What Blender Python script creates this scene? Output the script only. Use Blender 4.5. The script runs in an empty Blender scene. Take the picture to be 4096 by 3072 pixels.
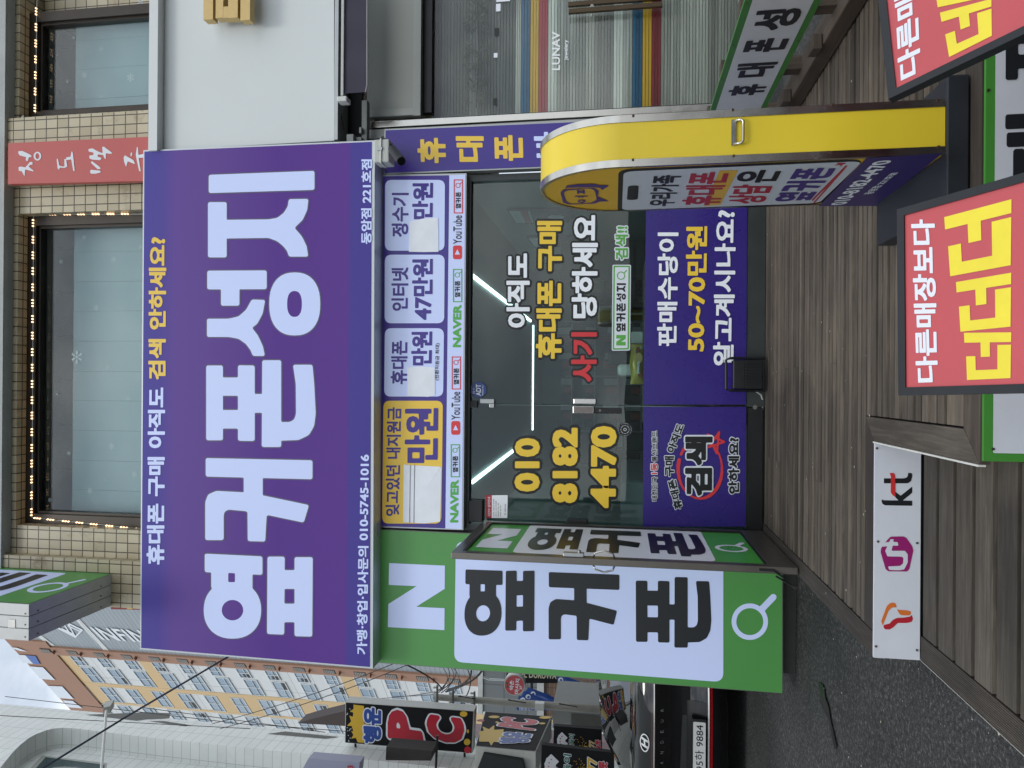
import bpy, bmesh, math, random
import numpy as np
from mathutils import Vector, Matrix
random.seed(7)
R_ = math.radians
SC = bpy.context.scene
COL = SC.collection

# ---------------------------------------------------------------- camera
F_PX = 2841.0
CAM = Vector((0, -5.5, 1.32))
YAW, PIT, ROL = R_(0.1), R_(8.95), R_(0.40)
FW = Vector((math.sin(YAW)*math.cos(PIT), math.cos(YAW)*math.cos(PIT), math.sin(PIT)))
_r = FW.cross(Vector((0, 0, 1))).normalized()
_u = _r.cross(FW)
RT = _r*math.cos(ROL) + _u*math.sin(ROL)
UP = -_r*math.sin(ROL) + _u*math.cos(ROL)
cd = bpy.data.cameras.new('camera'); co = bpy.data.objects.new('camera', cd); COL.objects.link(co)
cd.sensor_fit = 'HORIZONTAL'; cd.sensor_width = 36; cd.lens = F_PX/4096*36
cd.clip_start = 0.05; cd.clip_end = 1000
M = Matrix.Identity(4)
X_, Y_, Z_ = -UP, RT, -FW                      # the phone was held on its side: the picture lies a quarter turn over
for i in range(3):
    M[i][0], M[i][1], M[i][2], M[i][3] = X_[i], Y_[i], Z_[i], CAM[i]
co.matrix_world = M
SC.camera = co

# ---------------------------------------------------------------- light
SUN_EL, SUN_AZ = R_(54), R_(184)               # azimuth clockwise from +Y
w = bpy.data.worlds.new("World"); SC.world = w; w.use_nodes = True
nt = w.node_tree; nt.nodes.clear()
sky = nt.nodes.new('ShaderNodeTexSky'); sky.sky_type = 'NISHITA'; sky.sun_disc = False
sky.sun_elevation = SUN_EL; sky.sun_rotation = SUN_AZ
tc = nt.nodes.new('ShaderNodeTexCoord')
mp = nt.nodes.new('ShaderNodeMapping'); mp.inputs['Scale'].default_value = (1, 1, 1.6)
nz = nt.nodes.new('ShaderNodeTexNoise'); nz.inputs['Scale'].default_value = 3.2; nz.inputs['Detail'].default_value = 9; nz.inputs['Roughness'].default_value = .56
nz2 = nt.nodes.new('ShaderNodeTexNoise'); nz2.inputs['Scale'].default_value = 5.5; nz2.inputs['Detail'].default_value = 7
cr = nt.nodes.new('ShaderNodeValToRGB'); cr.color_ramp.elements[0].position = .36; cr.color_ramp.elements[1].position = .58
cr.color_ramp.elements[0].color = (.72, .72, .72, 1)
cr2 = nt.nodes.new('ShaderNodeValToRGB')
cr2.color_ramp.elements[0].position = .38; cr2.color_ramp.elements[0].color = (6.2, 7.0, 8.0, 1)
cr2.color_ramp.elements[1].position = .62; cr2.color_ramp.elements[1].color = (12.6, 12.9, 13.2, 1)
mx = nt.nodes.new('ShaderNodeMixRGB')
bg = nt.nodes.new('ShaderNodeBackground'); bg.inputs['Strength'].default_value = 0.115
out = nt.nodes.new('ShaderNodeOutputWorld')
L = nt.links.new
L(tc.outputs['Generated'], mp.inputs['Vector']); L(mp.outputs[0], nz.inputs['Vector']); L(mp.outputs[0], nz2.inputs['Vector'])
L(nz.outputs['Fac'], cr.inputs[0]); L(nz2.outputs['Fac'], cr2.inputs[0])
L(cr.outputs[0], mx.inputs[0]); L(sky.outputs[0], mx.inputs[1]); L(cr2.outputs[0], mx.inputs[2])
L(mx.outputs[0], bg.inputs['Color']); L(bg.outputs[0], out.inputs['Surface'])
sl = bpy.data.lights.new('sun', 'SUN'); sl.energy = .9; sl.angle = R_(16); sl.color = (1, .97, .92)
so = bpy.data.objects.new('sun', sl); COL.objects.link(so)
sd = Vector((math.sin(SUN_AZ)*math.cos(SUN_EL), math.cos(SUN_AZ)*math.cos(SUN_EL), math.sin(SUN_EL)))
so.rotation_euler = sd.to_track_quat('Z', 'Y').to_euler(); so.location = sd*60
SC.view_settings.view_transform = 'Standard'; SC.view_settings.look = 'None'
SC.view_settings.exposure = 0.14; SC.view_settings.gamma = 1
SC.render.engine = 'CYCLES'
SC.cycles.max_bounces = 8; SC.cycles.transparent_max_bounces = 16; SC.cycles.caustics_reflective = False
SC.cycles.use_denoising = True

# ---------------------------------------------------------------- picture measures -> places
def ray(x, y):                                  # x, y: pixels of the 4096 x 3072 photograph
    return FW + RT*((1536-y)/F_PX) + UP*((2048-x)/F_PX)
def atP(x, y, p, n):
    d = ray(x, y); return CAM + d*((Vector(p)-CAM).dot(n)/d.dot(n))
def atY(x, y, Y): return atP(x, y, (0, Y, 0), Vector((0, 1, 0)))
def atX(x, y, X): return atP(x, y, (X, 0, 0), Vector((1, 0, 0)))
def atZ(x, y, Z): return atP(x, y, (0, 0, Z), Vector((0, 0, 1)))

# ---------------------------------------------------------------- materials
def lin(c):
    return tuple((v/255/12.92 if v/255 <= .04045 else ((v/255+.055)/1.055)**2.4) for v in c)
MATS = {}
def bsdf(m): return m.node_tree.nodes['Principled BSDF']
def mat(name, rgb, rough=.5, metal=0, emit=0, var=.0, vscale=8, bump=0, bscale=60, spec=.5, coat=0):
    """rgb is the sRGB look of the bare surface; var darkens/lightens it with worn blotches"""
    if name in MATS: return MATS[name]
    m = bpy.data.materials.new(name); m.use_nodes = True; MATS[name] = m
    n = m.node_tree; b = bsdf(m); c = lin(rgb)
    b.inputs['Base Color'].default_value = (*c, 1); b.inputs['Roughness'].default_value = rough
    b.inputs['Metallic'].default_value = metal; b.inputs['Specular IOR Level'].default_value = spec
    b.inputs['Coat Weight'].default_value = coat
    if emit:
        b.inputs['Emission Color'].default_value = (*c, 1); b.inputs['Emission Strength'].default_value = emit
    if var or bump:
        t = n.nodes.new('ShaderNodeTexCoord')
    if var:
        z = n.nodes.new('ShaderNodeTexNoise'); z.inputs['Scale'].default_value = vscale; z.inputs['Detail'].default_value = 8; z.inputs['Roughness'].default_value = .65
        n.links.new(t.outputs['Object'], z.inputs['Vector'])
        q = n.nodes.new('ShaderNodeValToRGB'); q.color_ramp.elements[0].position = .25; q.color_ramp.elements[1].position = .75
        q.color_ramp.elements[0].color = (*[v*(1-var) for v in c], 1); q.color_ramp.elements[1].color = (*[min(1, v*(1+var*.6)) for v in c], 1)
        n.links.new(z.outputs['Fac'], q.inputs[0]); n.links.new(q.outputs[0], b.inputs['Base Color'])
        if emit: n.links.new(q.outputs[0], b.inputs['Emission Color'])
        rr = n.nodes.new('ShaderNodeMapRange'); rr.inputs['To Min'].default_value = max(0, rough-.12); rr.inputs['To Max'].default_value = min(1, rough+.12)
        n.links.new(z.outputs['Fac'], rr.inputs[0]); n.links.new(rr.outputs[0], b.inputs['Roughness'])
    if bump:
        z2 = n.nodes.new('ShaderNodeTexNoise'); z2.inputs['Scale'].default_value = bscale; z2.inputs['Detail'].default_value = 6
        n.links.new(t.outputs['Object'], z2.inputs['Vector'])
        bp = n.nodes.new('ShaderNodeBump'); bp.inputs['Strength'].default_value = bump; bp.inputs['Distance'].default_value = .01
        n.links.new(z2.outputs['Fac'], bp.inputs['Height']); n.links.new(bp.outputs[0], b.inputs['Normal'])
    return m
def nodes(m): return m.node_tree.nodes, m.node_tree.links.new

def wood_mat(name, dark, light, axis='X', scale=1.0, worn=.5):
    m = bpy.data.materials.new(name); m.use_nodes = True; n, l = nodes(m); b = bsdf(m)
    t = n.new('ShaderNodeTexCoord'); mp = n.new('ShaderNodeMapping')
    s = {'X': (1.1, 17, 17), 'Y': (17, 1.1, 17), 'Z': (17, 17, 1.1)}[axis]
    mp.inputs['Scale'].default_value = [v*scale for v in s]
    at = n.new('ShaderNodeAttribute'); at.attribute_name = 'rnd'
    ad = n.new('ShaderNodeVectorMath'); ad.operation = 'ADD'
    sc = n.new('ShaderNodeVectorMath'); sc.operation = 'SCALE'; sc.inputs['Scale'].default_value = 37
    cmb = n.new('ShaderNodeCombineXYZ')
    for k in range(3): l(at.outputs['Fac'], cmb.inputs[k])
    l(cmb.outputs[0], sc.inputs[0]); l(t.outputs['Object'], ad.inputs[0]); l(sc.outputs[0], ad.inputs[1]); l(ad.outputs[0], mp.inputs[0])
    g = n.new('ShaderNodeTexNoise'); g.inputs['Scale'].default_value = 3.0; g.inputs['Detail'].default_value = 10; g.inputs['Roughness'].default_value = .72; g.inputs['Distortion'].default_value = .5
    l(mp.outputs[0], g.inputs['Vector'])
    r = n.new('ShaderNodeValToRGB'); e = r.color_ramp.elements
    e[0].position = .15; e[0].color = (*lin(dark), 1); e[1].position = .9; e[1].color = (*lin(light), 1)
    k = r.color_ramp.elements.new(.5); k.color = (*lin([(a*.55+c*.45) for a, c in zip(dark, light)]), 1)
    l(g.outputs['Fac'], r.inputs[0])
    # board tone and pale scuffs
    hs = n.new('ShaderNodeHueSaturation'); mr = n.new('ShaderNodeMapRange'); mr.inputs['To Min'].default_value = .42; mr.inputs['To Max'].default_value = 1.5
    l(at.outputs['Fac'], mr.inputs[0]); l(mr.outputs[0], hs.inputs['Value']); l(r.outputs[0], hs.inputs['Color'])
    p = n.new('ShaderNodeTexNoise'); p.inputs['Scale'].default_value = 1.1; p.inputs['Detail'].default_value = 5
    l(t.outputs['Object'], p.inputs['Vector'])
    pr = n.new('ShaderNodeValToRGB'); pr.color_ramp.elements[0].position = .5; pr.color_ramp.elements[1].position = .75
    l(p.outputs['Fac'], pr.inputs[0])
    mu = n.new('ShaderNodeMath'); mu.operation = 'MULTIPLY'; mu.inputs[1].default_value = worn
    l(pr.outputs[0], mu.inputs[0])
    mx = n.new('ShaderNodeMixRGB'); mx.inputs[2].default_value = (*lin([min(255, v*1.35) for v in light]), 1)
    mu2 = n.new('ShaderNodeMath'); mu2.operation = 'MULTIPLY'; l(mu.outputs[0], mu2.inputs[0]); l(g.outputs['Fac'], mu2.inputs[1])
    l(mu2.outputs[0], mx.inputs[0]); l(hs.outputs[0], mx.inputs[1]); l(mx.outputs[0], b.inputs['Base Color'])
    b.inputs['Roughness'].default_value = .72
    bp = n.new('ShaderNodeBump'); bp.inputs['Strength'].default_value = .55; bp.inputs['Distance'].default_value = .004
    l(g.outputs['Fac'], bp.inputs['Height']); l(bp.outputs[0], b.inputs['Normal'])
    return m

def tile_mat(name, c1, c2, grout, size, depth=.4, stain=.0, rough=.3):
    """square glazed tiles on faces that look along any axis"""
    m = bpy.data.materials.new(name); m.use_nodes = True; n, l = nodes(m); b = bsdf(m)
    t = n.new('ShaderNodeTexCoord'); g = n.new('ShaderNodeNewGeometry')
    sp = n.new('ShaderNodeSeparateXYZ'); sn = n.new('ShaderNodeSeparateXYZ')
    l(t.outputs['Object'], sp.inputs[0]); l(g.outputs['True Normal'], sn.inputs[0])
    def ab(o):
        a = n.new('ShaderNodeMath'); a.operation = 'ABSOLUTE'; l(o, a.inputs[0])
        q = n.new('ShaderNodeMath'); q.operation = 'GREATER_THAN'; q.inputs[1].default_value = .7; l(a.outputs[0], q.inputs[0]); return q.outputs[0]
    cx, cy, cz = (n.new('ShaderNodeCombineXYZ') for _ in range(3))
    l(sp.outputs['X'], cy.inputs[0]); l(sp.outputs['Z'], cy.inputs[1])
    l(sp.outputs['Y'], cx.inputs[0]); l(sp.outputs['Z'], cx.inputs[1])
    l(sp.outputs['X'], cz.inputs[0]); l(sp.outputs['Y'], cz.inputs[1])
    m1 = n.new('ShaderNodeMixRGB'); m2 = n.new('ShaderNodeMixRGB')
    l(ab(sn.outputs['X']), m1.inputs[0]); l(cy.outputs[0], m1.inputs[1]); l(cx.outputs[0], m1.inputs[2])
    l(ab(sn.outputs['Z']), m2.inputs[0]); l(m1.outputs[0], m2.inputs[1]); l(cz.outputs[0], m2.inputs[2])
    br = n.new('ShaderNodeTexBrick'); br.offset = 0; br.squash = 1
    br.inputs['Scale'].default_value = 1; br.inputs['Brick Width'].default_value = size[0]; br.inputs['Row Height'].default_value = size[1]
    br.inputs['Mortar Size'].default_value = size[2]; br.inputs['Mortar Smooth'].default_value = .3; br.inputs['Bias'].default_value = 0
    br.inputs['Color1'].default_value = (*lin(c1), 1); br.inputs['Color2'].default_value = (*lin(c2), 1); br.inputs['Mortar'].default_value = (*lin(grout), 1)
    l(m2.outputs[0], br.inputs['Vector'])
    z = n.new('ShaderNodeTexNoise'); z.inputs['Scale'].default_value = 3.5; z.inputs['Detail'].default_value = 9; z.inputs['Roughness'].default_value = .7
    l(t.outputs['Object'], z.inputs['Vector'])
    rp = n.new('ShaderNodeValToRGB'); rp.color_ramp.elements[0].position = .55; rp.color_ramp.elements[1].position = .72
    l(z.outputs['Fac'], rp.inputs[0])
    mu = n.new('ShaderNodeMath'); mu.operation = 'MULTIPLY'; mu.inputs[1].default_value = stain; l(rp.outputs[0], mu.inputs[0])
    ms = n.new('ShaderNodeMixRGB'); ms.inputs[2].default_value = (*lin((104, 84, 54)), 1)
    l(mu.outputs[0], ms.inputs[0]); l(br.outputs['Color'], ms.inputs[1]); l(ms.outputs[0], b.inputs['Base Color'])
    b.inputs['Roughness'].default_value = rough
    z3 = n.new('ShaderNodeTexNoise'); z3.inputs['Scale'].default_value = 6; l(t.outputs['Object'], z3.inputs['Vector'])
    iv = n.new('ShaderNodeMath'); iv.operation = 'MULTIPLY_ADD'; iv.inputs[1].default_value = -1; iv.inputs[2].default_value = 1; l(br.outputs['Fac'], iv.inputs[0])
    a2 = n.new('ShaderNodeMath'); a2.operation = 'MULTIPLY_ADD'; a2.inputs[1].default_value = .25; l(z3.outputs['Fac'], a2.inputs[0]); l(iv.outputs[0], a2.inputs[2])
    bp = n.new('ShaderNodeBump'); bp.inputs['Strength'].default_value = depth; bp.inputs['Distance'].default_value = .008
    l(a2.outputs[0], bp.inputs['Height']); l(bp.outputs[0], b.inputs['Normal'])
    return m

def glass_mat(name, tint=(.9, .96, .95), refl=1.5, base=.0):
    m = bpy.data.materials.new(name); m.use_nodes = True; n, l = nodes(m); n.clear()
    o = n.new('ShaderNodeOutputMaterial'); mx = n.new('ShaderNodeMixShader'); tr = n.new('ShaderNodeBsdfTransparent'); gl = n.new('ShaderNodeBsdfGlossy')
    lw = n.new('ShaderNodeLayerWeight'); lw.inputs[0].default_value = .5          # 'Facing' = 1 - |cos|, the same from both sides
    pw = n.new('ShaderNodeMath'); pw.operation = 'POWER'; pw.inputs[1].default_value = 5; l(lw.outputs['Facing'], pw.inputs[0])
    fr = n.new('ShaderNodeMath'); fr.operation = 'MULTIPLY_ADD'; fr.inputs[1].default_value = .95; fr.inputs[2].default_value = .04; l(pw.outputs[0], fr.inputs[0])
    ad = n.new('ShaderNodeMath'); ad.operation = 'ADD'; ad.inputs[1].default_value = base; ad.use_clamp = True
    gl.inputs['Roughness'].default_value = .0; tr.inputs[0].default_value = (*tint, 1)
    tx = n.new('ShaderNodeTexCoord'); z = n.new('ShaderNodeTexNoise'); z.inputs['Scale'].default_value = 1.4; z.inputs['Detail'].default_value = 1
    l(tx.outputs['Object'], z.inputs[0]); bp = n.new('ShaderNodeBump'); bp.inputs['Strength'].default_value = .04; bp.inputs['Distance'].default_value = .05
    l(z.outputs['Fac'], bp.inputs['Height']); l(bp.outputs[0], gl.inputs['Normal'])
    l(fr.outputs[0], ad.inputs[0]); l(ad.outputs[0], mx.inputs[0]); l(tr.outputs[0], mx.inputs[1]); l(gl.outputs[0], mx.inputs[2]); l(mx.outputs[0], o.inputs[0])
    return m

# ---------------------------------------------------------------- mesh collector
class MB:
    def __init__(s): s.v = []; s.f = []; s.r = []; s.m = []
    def poly(s, pts, rnd=.5, mi=0):
        k = len(s.v); s.v += [tuple(p) for p in pts]; s.f.append(tuple(range(k, k+len(pts)))); s.r.append(rnd); s.m.append(mi); return s
    def box(s, x0, x1, y0, y1, z0, z1, rnd=.5, mi=0):
        k = len(s.v)
        x0, x1 = sorted((x0, x1)); y0, y1 = sorted((y0, y1)); z0, z1 = sorted((z0, z1))
        s.v += [(x, y, z) for z in (z0, z1) for x, y in ((x0, y0), (x1, y0), (x1, y1), (x0, y1))]
        for f in ((0, 3, 2, 1), (4, 5, 6, 7), (0, 1, 5, 4), (1, 2, 6, 5), (2, 3, 7, 6), (3, 0, 4, 7)):
            s.f.append(tuple(k+i for i in f)); s.r.append(rnd); s.m.append(mi)
        return s
    def hexa(s, a, b, rnd=.5, mi=0):                # two matching quads a (front) and b (back)
        k = len(s.v); n = len(a); s.v += [tuple(p) for p in a]+[tuple(p) for p in b]
        fs = [tuple(range(n)), tuple(range(2*n-1, n-1, -1))]+[(i, i+n, (i+1) % n+n, (i+1) % n) for i in range(n)]
        for f in fs: s.f.append(tuple(k+i for i in f)); s.r.append(rnd); s.m.append(mi)
        return s
    def prism(s, pts, d, rnd=.5, mi=0):
        d = Vector(d); return s.hexa([Vector(p) for p in pts], [Vector(p)+d for p in pts], rnd, mi)
    def tube(s, path, r, n=8, closed=False, mi=0):
        P = [Vector(p) for p in path]; k = len(s.v); N = len(P); up0 = None
        for i, p in enumerate(P):
            t = (P[(i+1) % N] - P[i-1]) if closed else (P[min(i+1, N-1)]-P[max(i-1, 0)])
            t.normalize()
            a = t.cross(Vector((0, 0, 1)) if abs(t.z) < .9 else Vector((1, 0, 0))) if up0 is None else up0 - t*up0.dot(t)
            a.normalize(); up0 = a; b = t.cross(a)
            rr = r[i] if isinstance(r, (list, tuple)) else r
            for j in range(n):
                q = 2*math.pi*j/n; s.v.append(tuple(p+a*(rr*math.cos(q))+b*(rr*math.sin(q))))
        for i in range(N if closed else N-1):
            for j in range(n):
                i2 = (i+1) % N
                s.f.append((k+i*n+j, k+i*n+(j+1) % n, k+i2*n+(j+1) % n, k+i2*n+j)); s.r.append(.5); s.m.append(mi)
        if not closed:
            s.f.append(tuple(k+j for j in range(n-1, -1, -1))); s.f.append(tuple(k+(N-1)*n+j for j in range(n))); s.r += [.5, .5]; s.m += [mi, mi]
        return s
    def cyl(s, a, b, r, n=16, r2=None): return s.tube([a, b], [r, r if r2 is None else r2], n)
    def grid(s, rows, rnd=.5, mi=0, flip=False):
        k = len(s.v); nr, nc = len(rows), len(rows[0])
        for rw in rows: s.v += [tuple(p) for p in rw]
        for i in range(nr-1):
            for j in range(nc-1):
                f = (k+i*nc+j, k+i*nc+j+1, k+(i+1)*nc+j+1, k+(i+1)*nc+j)
                s.f.append(f[::-1] if flip else f); s.r.append(rnd); s.m.append(mi)
        return s
    def build(s, name, m, parent=None, smooth=False, bevel=0):
        off = Vector((0, 0, 0)); p = parent
        while p is not None: off += p.location; p = p.parent
        me = bpy.data.meshes.new(name)
        me.from_pydata([(v[0]-off.x, v[1]-off.y, v[2]-off.z) for v in s.v], [], s.f)
        for q in (m if isinstance(m, (list, tuple)) else [m]): me.materials.append(q)
        a = me.attributes.new('rnd', 'FLOAT', 'FACE'); a.data.foreach_set('value', s.r)
        me.polygons.foreach_set('material_index', s.m)
        if smooth: me.polygons.foreach_set('use_smooth', [True]*len(me.polygons))
        o = bpy.data.objects.new(name, me); COL.objects.link(o)
        if parent: o.parent = parent
        if bevel:
            bm = bmesh.new(); bm.from_mesh(me); bmesh.ops.remove_doubles(bm, verts=bm.verts, dist=1e-5)
            bmesh.ops.bevel(bm, geom=bm.edges[:], offset=bevel, segments=2, profile=.5, affect='EDGES', clamp_overlap=True); bm.to_mesh(me); bm.free()
        return o
def tag(o, label=None, cat=None, group=None, kind=None):
    if label: o['label'] = label
    if cat: o['category'] = cat
    if group: o['group'] = group
    if kind: o['kind'] = kind
    return o
def thing(name, loc, label, cat, group=None):
    o = bpy.data.objects.new(name, None); o.empty_display_size = .1; COL.objects.link(o); o.location = loc
    return tag(o, label, cat, group)

# ---------------------------------------------------------------- lettering: shapes grown from distance fields
def seg_dist(P, A, B, p=2):                      # p = 4 keeps the corners of thickened strokes crisp
    d = B-A; ll = (d*d).sum(1)+1e-12; best = np.full(len(P), 1e9)
    for i in range(len(A)):
        t = np.clip(((P-A[i])@d[i])/ll[i], 0, 1)
        q = P-(A[i]+t[:, None]*d[i])
        best = np.minimum(best, (q*q).sum(1) if p == 2 else (q**4).sum(1))
    return best**(1/p)
def iso_fill(Fd, xs, ys):
    polys = []; ins = Fd < 0; ny, nx = Fd.shape
    cnt = ins[:-1, :-1].astype(int)+ins[:-1, 1:]+ins[1:, 1:]+ins[1:, :-1]
    for j in range(ny-1):
        row = cnt[j]; i = 0; nzr = np.nonzero(row)[0]
        if len(nzr) == 0: continue
        i = nzr[0]; end = nzr[-1]+1
        while i < end:
            c = row[i]
            if c == 4:
                i0 = i
                while i < end and row[i] == 4: i += 1
                polys.append([(xs[i0], ys[j]), (xs[i], ys[j]), (xs[i], ys[j+1]), (xs[i0], ys[j+1])])
            elif c > 0:
                C = ((j, i), (j, i+1), (j+1, i+1), (j+1, i)); pp = []
                for q in range(4):
                    a, b = C[q], C[(q+1) % 4]; fa, fb = Fd[a], Fd[b]
                    if fa < 0: pp.append((xs[a[1]], ys[a[0]]))
                    if (fa < 0) != (fb < 0):
                        t = fa/(fa-fb); pp.append((xs[a[1]]+t*(xs[b[1]]-xs[a[1]]), ys[a[0]]+t*(ys[b[0]]-ys[a[0]])))
                if len(pp) > 2: polys.append(pp)
                i += 1
            else: i += 1
    return polys
_tc = bpy.data.curves.new('t', 'FONT'); _to = bpy.data.objects.new('t', _tc); _tc.resolution_u = 3
def raw_glyph(s):
    _tc.body = s; me = _to.to_mesh()
    v = np.array([q.co[:2] for q in me.vertices]) if len(me.vertices) else np.zeros((0, 2))
    me.calc_loop_triangles(); t = np.array([q.vertices[:] for q in me.loop_triangles], int).reshape(-1, 3)
    _to.to_mesh_clear(); return v, t
GC, AC = {}, {}
def advance(ch):
    if ch not in AC:
        if ch == ' ': AC[ch] = .30
        else:
            a, _ = raw_glyph(ch+'|'); b, _ = raw_glyph('|'); AC[ch] = a[:, 0].max()-b[:, 0].max()
    return AC[ch]
GF = {}
def glyph(ch, r, step=.03, p=4):
    key = (ch, r, step, p)
    if key in GC: return GC[key]
    if (ch, step, p) not in GF:
        v, t = raw_glyph(ch)
        lo, hi = v.min(0)-.17, v.max(0)+.17
        xs = np.arange(lo[0], hi[0]+step, step); ys = np.arange(lo[1], hi[1]+step, step)
        X, Y = np.meshgrid(xs, ys); P = np.stack([X.ravel(), Y.ravel()], 1)
        ec = {}
        for a, b, c in t:
            for e in ((a, b), (b, c), (c, a)):
                q = tuple(sorted((tuple(np.round(v[e[0]], 5)), tuple(np.round(v[e[1]], 5))))); ec[q] = ec.get(q, 0)+1
        E = [q for q, k in ec.items() if k == 1]
        A = np.array([q[0] for q in E]); B = np.array([q[1] for q in E])
        d = seg_dist(P, A, B, p); ins = np.zeros(len(P), bool)
        for a, b, c in t:
            p0, p1, p2 = v[a], v[b], v[c]
            cr = lambda u, w_: (w_[0]-u[0])*(P[:, 1]-u[1])-(w_[1]-u[1])*(P[:, 0]-u[0])
            s1, s2, s3 = cr(p0, p1), cr(p1, p2), cr(p2, p0)
            ins |= ((s1 >= 0) & (s2 >= 0) & (s3 >= 0)) | ((s1 <= 0) & (s2 <= 0) & (s3 <= 0))
        GF[(ch, step, p)] = (np.where(ins, -d, d).reshape(X.shape), xs, ys)
    Fd, xs, ys = GF[(ch, step, p)]
    GC[key] = iso_fill(Fd-r, xs, ys)
    return GC[key]
def quad(x0, x1, yl, yr, pl, sl=0, sr=None):
    """px rectangle -> world corners TL TR BR BL; sl/sr shift x at the left / right end"""
    return [pl(x0, yl), pl(x0, yr), pl(x1, yr), pl(x1, yl)]
def bil(q, u, v): return (q[0]*(1-u)+q[1]*u)*(1-v)+(q[3]*(1-u)+q[2]*u)*v
def qn(q): return (q[3]-q[0]).cross(q[1]-q[0]).normalized()*-1
def toward(q):
    n = (q[1]-q[0]).cross(q[3]-q[0]).normalized()
    return n if n.dot(CAM-q[0]) > 0 else -n
def lay(polys, q, m, parent, off, name='lettering', box=None):
    """2-D polys (unit square, v down) laid on a world quad, off metres in front of it"""
    n = toward(q)*off; b = MB()
    for p in polys: b.poly([bil(q, u, v)+n for u, v in p])
    return b.build(name, m, parent)
def text(s, q, m, parent, r=.032, off=.003, outline=None, track=0, slant=0, step=.03, name='lettering'):
    x = 0; core = []; outl = []
    for ch in s:
        if ch != ' ':
            core += [[(a+x+slant*b_, b_) for a, b_ in p] for p in glyph(ch, r, step)]
            if outline: outl += [[(a+x+slant*b_, b_) for a, b_ in p] for p in glyph(ch, r+outline[1], step, 2)]
        x += advance(ch)+track
    A = np.array([p for c in core for p in c]); lo, hi = A.min(0), A.max(0); d = hi-lo
    nz_ = lambda P: [[((a-lo[0])/d[0], (hi[1]-b_)/d[1]) for a, b_ in p] for p in P]
    if outline:
        # neighbouring letters' outlines overlap: stagger them a hair so that no two share a plane
        n = toward(q); bb = MB(); x = 0; k = 0
        for ch in s:
            if ch != ' ':
                for p in nz_([[(a+x+slant*b_, b_) for a, b_ in p] for p in glyph(ch, r+outline[1], step, 2)]):
                    bb.poly([bil(q, u, v)+n*(off-.0024+.0003*(k % 3)) for u, v in p])
                k += 1
            x += advance(ch)+track
        ob = bb.build('lettering_outline', outline[0], parent)
    return lay(nz_(core), q, m, parent, off, name)
def round_poly(pts, r, seg=4):
    out_ = []; n = len(pts)
    for i in range(n):
        a, b, c = (np.array(pts[(i+k) % n], float) for k in (-1, 0, 1))
        u, v = a-b, c-b; lu, lv = np.linalg.norm(u), np.linalg.norm(v); t = min(r, lu*.45, lv*.45)
        p0, p1 = b+u/lu*t, b+v/lv*t
        for k in range(seg+1):
            s = k/seg; out_.append(tuple((1-s)**2*p0+2*s*(1-s)*b+s*s*p1))
    return out_
def ell(cx, cy, rx, ry, n=40, e=2.0):
    o = []
    for k in range(n):
        c, s = math.cos(2*math.pi*k/n), math.sin(2*math.pi*k/n)
        o.append((cx+rx*math.copysign(abs(c)**(2/e), c), cy+ry*math.copysign(abs(s)**(2/e), s)))
    return o
def sdf_poly(P, pts):
    A = np.array(pts, float); B = np.roll(A, -1, 0); d = seg_dist(P, A, B); ins = np.zeros(len(P), bool)
    for (ax, ay), (bx, by) in zip(A, B):
        if ay == by: continue
        c = ((ay > P[:, 1]) != (by > P[:, 1])) & (P[:, 0] < (bx-ax)*(P[:, 1]-ay)/(by-ay)+ax); ins ^= c
    return np.where(ins, -d, d)
def shape(add, sub=(), step=None, grow=0):
    """union of polygons minus others -> list of filled cells (same 2-D space)"""
    A = np.array([p for s in add for p in s], float); lo, hi = A.min(0), A.max(0)
    step = step or max(hi-lo)/60
    lo = lo-step*1.5-grow; hi = hi+step*1.5+grow
    xs = np.arange(lo[0], hi[0]+step, step); ys = np.arange(lo[1], hi[1]+step, step)
    X, Y = np.meshgrid(xs, ys); P = np.stack([X.ravel(), Y.ravel()], 1)
    Fd = np.min([sdf_poly(P, s) for s in add], axis=0)
    for s in sub: Fd = np.maximum(Fd, -sdf_poly(P, s))
    return iso_fill(Fd.reshape(X.shape)-grow, xs, ys)
def stroke(pts, w):
    """polyline -> list of rounded bars"""
    o = []
    for a, b in zip(pts[:-1], pts[1:]):
        a, b = np.array(a, float), np.array(b, float); d = (b-a); ln = np.linalg.norm(d)
        if ln < 1e-9: continue
        d = d/ln; n = np.array((-d[1], d[0])); p = []
        for k in range(9):
            t = math.pi*k/8; p.append(tuple(b+n*(w*math.cos(t))+d*(w*math.sin(t))))
        for k in range(9):
            t = math.pi*k/8; p.append(tuple(a-n*(w*math.cos(t))-d*(w*math.sin(t))))
        o.append(p)
    return o
def box2(x0, x1, y0, y1): return [(x0, y0), (x1, y0), (x1, y1), (x0, y1)]
def rrect(q, m, parent, r, off, name='panel', u0=0, u1=1, v0=0, v1=1):
    """rounded rectangle on a world quad; r in metres"""
    W, H = (q[1]-q[0]).length, (q[3]-q[0]).length
    p = round_poly([(u0*W, v0*H), (u1*W, v0*H), (u1*W, v1*H), (u0*W, v1*H)], r, 8)
    return lay([[(a/W, b/H) for a, b in p]], q, m, parent, off, name)
def pxlay(polys, pl, m, parent, off=.003, name='lettering'):
    b = MB()
    for p in polys:
        w3 = [pl(x, y) for x, y in p]; b.poly(w3)
    ob = b.build(name, m, parent)
    n = toward([pl(*polys[0][0]), pl(polys[0][0][0], polys[0][0][1]-50), None, pl(polys[0][0][0]+50, polys[0][0][1])])
    ob.data.transform(Matrix.Translation(n*off)); return ob
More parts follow.
